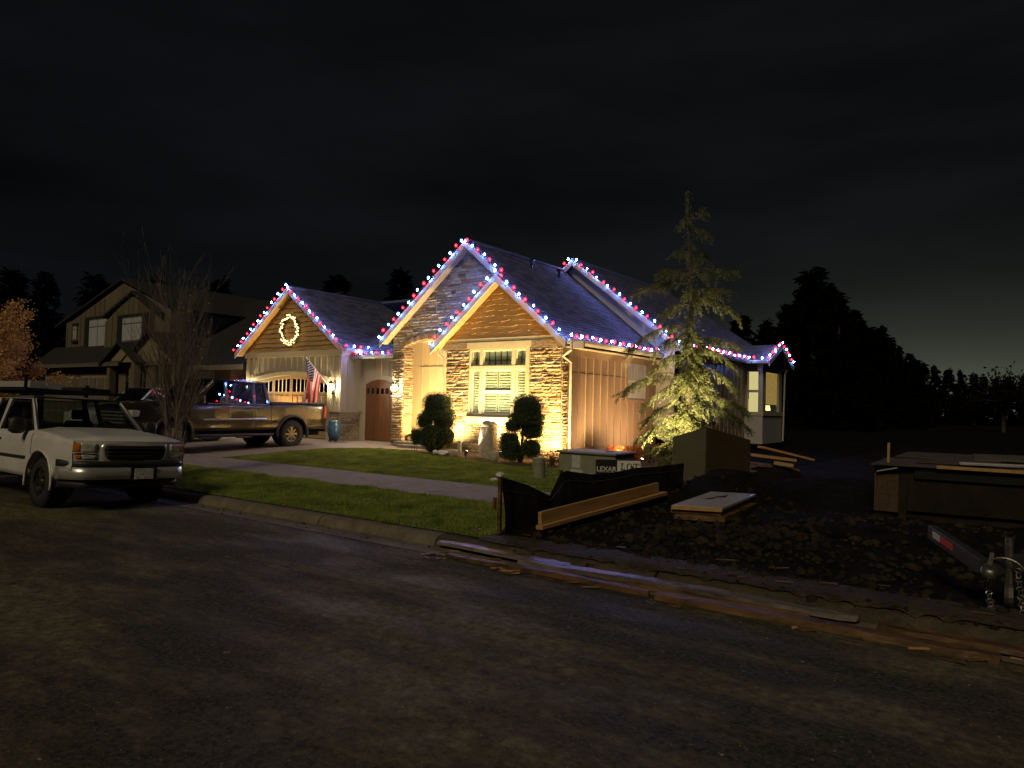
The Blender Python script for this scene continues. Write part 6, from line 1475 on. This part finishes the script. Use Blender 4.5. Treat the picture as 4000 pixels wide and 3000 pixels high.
# long muddy boards in the gutter
for i, (x0, y0, x1, y1, w, h, z, lb) in enumerate([(-5.75, 6.47, -3.9, 6.40, .15, .04, -.035, 'wet board end nearest the crack in the kerb'), (-4.45, 6.30, -1.15, 6.40, .16, .045, -.045, 'longest wet board in the gutter with pale sheen painted on'), (-5.3, 6.10, -2.85, 6.06, .10, .05, -.075, 'narrow muddy board left of the gutter board break'), (-2.75, 6.04, -.2, 6.10, .14, .055, -.068, 'thick muddy board starting at the gutter board break'), (-1.0, 6.32, 1.6, 6.28, .16, .04, -.06, 'splintered muddy board running to the right picture edge'), (-3.4, 6.24, -1.5, 6.25, .05, .03, -.075, 'thin lath between the two rows of gutter boards')]):
    mb = MB(); n = int((x1 - x0) / .07); rb = random.Random(i); zz_ = 0; yy_ = 0
    for k in range(n + 1):
        t = k / n; x = x0 + (x1 - x0) * t; yy_ += rb.gauss(0, .0022); zz_ += rb.gauss(0, .0016); e_ = min(k, n - k); sh = 1 - .55 * max(0, 1 - e_ / 2.5) * rb.random()
        yc = y0 + (y1 - y0) * t + yy_ + .012 * math.sin(x * 1.7 + i); zc = z + zz_ * .5 + .006 * math.sin(x * 2.3 + 2 * i); hw_ = w / 2 * sh
        mb.v += [(x + rb.uniform(-.02, .02) * (e_ == 0), yc - hw_ + rb.gauss(0, .0025), zc - h / 2), (x, yc - hw_ + .004 + rb.gauss(0, .0025), zc + h / 2 + rb.gauss(0, .0025)), (x, yc, zc + h / 2 + rb.gauss(0, .003)), (x, yc + hw_ - .004, zc + h / 2 + rb.gauss(0, .0025)), (x, yc + hw_, zc - h / 2)]
    for k in range(n):
        for q in range(4): mb.f.append((k * 5 + q, (k + 1) * 5 + q, (k + 1) * 5 + q + 1, k * 5 + q + 1)); mb.m.append(0)
    mb.f += [(0, 1, 2, 3, 4), tuple(n * 5 + q for q in (4, 3, 2, 1, 0))]; mb.m += [0, 0]
    mb.build('gutter_board', m_wetsheen if i in (0, 1) else m_wetboard, None, label=lb, cat='board', group='wet boards lying in the gutter')
# utility cabinet, pedestal, signs
uc = thing('utility_cabinet', (-7.4, 12.9, zg(-7.4, 12.9)), 'green electrical utility cabinet with stickers at the lawn corner', 'utility box')
ua, ub = Vector((-8.08, 12.75, .05)), None
MB().prism([(-8.08, 12.75, .03), (-6.75, 12.75, .03), (-6.75, 12.75, .66), (-8.08, 12.75, .66)], (0, .85, 0)).build('body', m_utility, uc, bevel=.03)
MB().box((-8.12, 12.70, .655), (-6.71, 13.64, .71)).build('lid', m_utility, uc, bevel=.025); MB().box((-7.1, 13.0, .71), (-6.95, 13.06, .725)).build('lid_latch', m_black, uc)
MB().box((-7.75, 12.744, .36), (-7.55, 12.749, .62)).build('sticker', m_label, uc); MB().box((-7.78, 12.744, .14), (-7.50, 12.749, .33)).build('sticker', m_label, uc)
MB().box((-8.2, 12.6, -.05), (-6.6, 13.75, .06)).build('pad', m_conc, uc)
ud = thing('utility_pedestal', (-8.2, 12.2, zg(-8.2, 12.2)), 'short round topped green utility pedestal on the lawn', 'pedestal'); zz = zg(-8.2, 12.2)
MB().lathe([(.125, -.05), (.125, .30), (.132, .31), (.132, .40), (.12, .42), (.0, .425)], (-8.2, 12.2, zz), 18).build('post', m_pedestal, ud, bevel=.004); MB().lathe([(.134, .27), (.134, .285)], (-8.2, 12.2, zz), 18).build('band', m_utility, ud)
sg = thing('lot_sign', (-5.95, 11.0, .12), 'black builder sign beside a white lot sign behind the silt fence', 'sign')
SX = Vector((.807, .59, 0)); so = Vector((-6.12, 10.86, .42))
MB().obox(so, SX * .36, (-.012, .016, 0), (0, 0, .30)).build('builder_board', m_ink, sg); MB().obox(so + SX * .37 + Vector((0, 0, .03)), SX * .40, (-.012, .016, 0), (0, 0, .255)).build('lot_board', m_paper, sg)
for q in (.1, .6): MB().bar(so + SX * q + Vector((-.02, .03, -.45)), so + SX * q + Vector((-.02, .03, .25)), .03, .03).build('sign_stake', m_wetboard, sg)
rotm = Matrix(((SX.x, 0, SX.y, 0), (SX.y, 0, -SX.x, 0), (0, 1, 0, 0), (0, 0, 0, 1)))
def text(body, p, size, m, parent, ext=.001, bold=.0):
    cu = bpy.data.curves.new('lettering', 'FONT'); cu.body = body; cu.size = size; cu.extrude = ext; cu.offset = bold; cu.align_x = 'CENTER'; cu.materials.append(m)
    tmp = bpy.data.objects.new('lettering_curve', cu); COL.objects.link(tmp); bpy.context.view_layer.update(); me = bpy.data.meshes.new_from_object(tmp.evaluated_get(bpy.context.evaluated_depsgraph_get())); bpy.data.objects.remove(tmp)
    o = bpy.data.objects.new('lettering', me); COL.objects.link(o); attach(o, parent); mm = rotm.copy(); mm.translation = p; o.matrix_basis = mm; return o
text('LEXAR', so + SX * .18 + Vector((.004, -.004, .10)), .115, m_signtext, sg, bold=.002)
MB().obox(so + SX * .04 + Vector((.003, -.004, .085)), SX * .28, (.001, -.001, 0), (0, 0, .006)).build('underline', m_signtext, sg)
# serif letters L O T
lt = MB(); LO = so + SX * .42 + Vector((.004, -.005, .13)); off = Vector((.0015, -.002, 0)); Z = Vector((0, 0, 1))
def stroke(x, z, w, h): lt.obox(LO + SX * x + Z * z, SX * w, off, Z * h)
stroke(.02, 0, .016, .11); stroke(.0, 0, .075, .009); stroke(.0, .101, .055, .009); stroke(.068, 0, .009, .03)
oc = LO + SX * .155 + Z * .055; ro = 20
oo = [oc + SX * (.048 * math.cos(a)) + Z * (.057 * math.sin(a)) for a in np.linspace(0, 2 * math.pi, ro, endpoint=False)]; oi = [oc + SX * (.031 * math.cos(a)) + Z * (.050 * math.sin(a)) for a in np.linspace(0, 2 * math.pi, ro, endpoint=False)]
lt.add([p_ + off for p_ in oo + oi], [(i, (i + 1) % ro, ro + (i + 1) % ro, ro + i) for i in range(ro)])
stroke(.222, .101, .10, .009); stroke(.264, 0, .016, .11); stroke(.250, 0, .044, .009); stroke(.222, .075, .008, .03); stroke(.314, .075, .008, .03)
lt.build('lettering', m_ink, sg)
plank('stack_of_pavers', (-6.5, 11.9, .18), (-6.1, 12.2, .18), .3, .2, m_osb, 'small brown block pile beside the utility cabinet', 'blocks')
# trailer tongue at the right edge
tl_ = thing('trailer', (-.3, 7.6, .1), 'trailer tongue with red and white reflector tape, coupler and chains', 'trailer')
ta, tb_ = Vector((-.80, 7.9, .50)), Vector((-.34, 7.12, .36))
td = (tb_ - ta).normalized(); tn_ = Vector((td.y, -td.x, 0)).normalized() * -1
MB().bar(ta, tb_, .08, .13).build('tongue', m_trailer, tl_, bevel=.006)
face = Vector((-.2, -1, 0)); fn = td.cross(Vector((0, 0, 1))).normalized(); fn = fn if fn.y < 0 else -fn
def tape(s0, s1, m, nm, z0=-.02, z1=.04): 
    a = ta + (tb_ - ta) * s0 + fn * .042; MB().obox(a + Vector((0, 0, z0)), (tb_ - ta) * (s1 - s0), fn * .003, (0, 0, z1 - z0)).build(nm, m, tl_)
tape(.12, .27, m_tape_w, 'reflector_white'); tape(.27, .52, m_tape_r, 'reflector_red')
MB().bar((.45, 7.9, .50), tb_, .08, .13).build('tongue', m_trailer, tl_, bevel=.006)
cpl = tb_ + Vector((.03, -.08, -.02)); MB().blob(cpl, .06, .10, .055, 10, 7, .10, .6).build('coupler', m_steel, tl_, smooth=True); MB().bar(cpl, cpl + Vector((.02, .1, .14)), .03, .03).build('coupler_latch', m_steel, tl_)
MB().tube([tb_ + Vector((.16, .1, .25)), tb_ + Vector((.16, .1, -.40))], .032, 10).build('jack', m_steel, tl_); MB().lathe([(.0, -.03), (.09, -.03), (.10, 0), (.09, .03), (.0, .03)], (tb_.x + .16, tb_.y + .1, zg(tb_.x + .16, tb_.y) + .1), 14, axis='x').build('jack_wheel', m_steel, tl_)
def chain(p0, p1, sag, n_):
    for i in range(n_):
        t = i / (n_ - 1); q = p0.lerp(p1, t) + Vector((0, 0, -sag * 4 * t * (1 - t))); rm = Euler((random.uniform(-.3, .3), (0 if i % 2 else 1.57), random.random())).to_matrix()
        MB().tube([q + rm @ Vector((.016 * math.cos(a), 0, .026 * math.sin(a))) for a in np.linspace(0, 2 * math.pi, 9)], .006, 5, cap=False).build('chain_link', m_steel, tl_)
chain(tb_ + Vector((.0, 0, .02)), tb_ + Vector((.05, -.05, -.34)), .02, 12); chain(tb_ + Vector((.22, .05, .0)), tb_ + Vector((.26, -.02, -.34)), .02, 12)
MB().tube([tb_ + Vector((.05 + .14 * math.cos(a) + .08, -.03, -.02 + .12 * math.sin(a))) for a in np.linspace(0, math.pi, 14)], .008, 6).build('brake_cable', m_steel, tl_)

# splinters and chips along the gutter boards
sp = MB(); rb = random.Random(5)
for i in range(150):
    x = rb.uniform(-5.6, 2.2); y = rb.uniform(5.85, 6.5) if rb.random() < .8 else rb.uniform(6.65, 7.4); z = zg(x, y) + .012 + (.02 if y > 6.55 else 0); a = rb.gauss(.05, .5); L = rb.uniform(.03, .22); w = rb.uniform(.008, .03)
    sp.bar((x, y, z), (x + L * math.cos(a), y + L * math.sin(a), z + rb.uniform(-.004, .02)), w, rb.uniform(.006, .014), 1 if (y < 6.5 and rb.random() < .2) else 0)
sp.build('wood_splinters', [m_wetboard, m_lumber], None, label='small splinters and chips of wood strewn along the gutter boards', cat='splinters', kind='stuff')
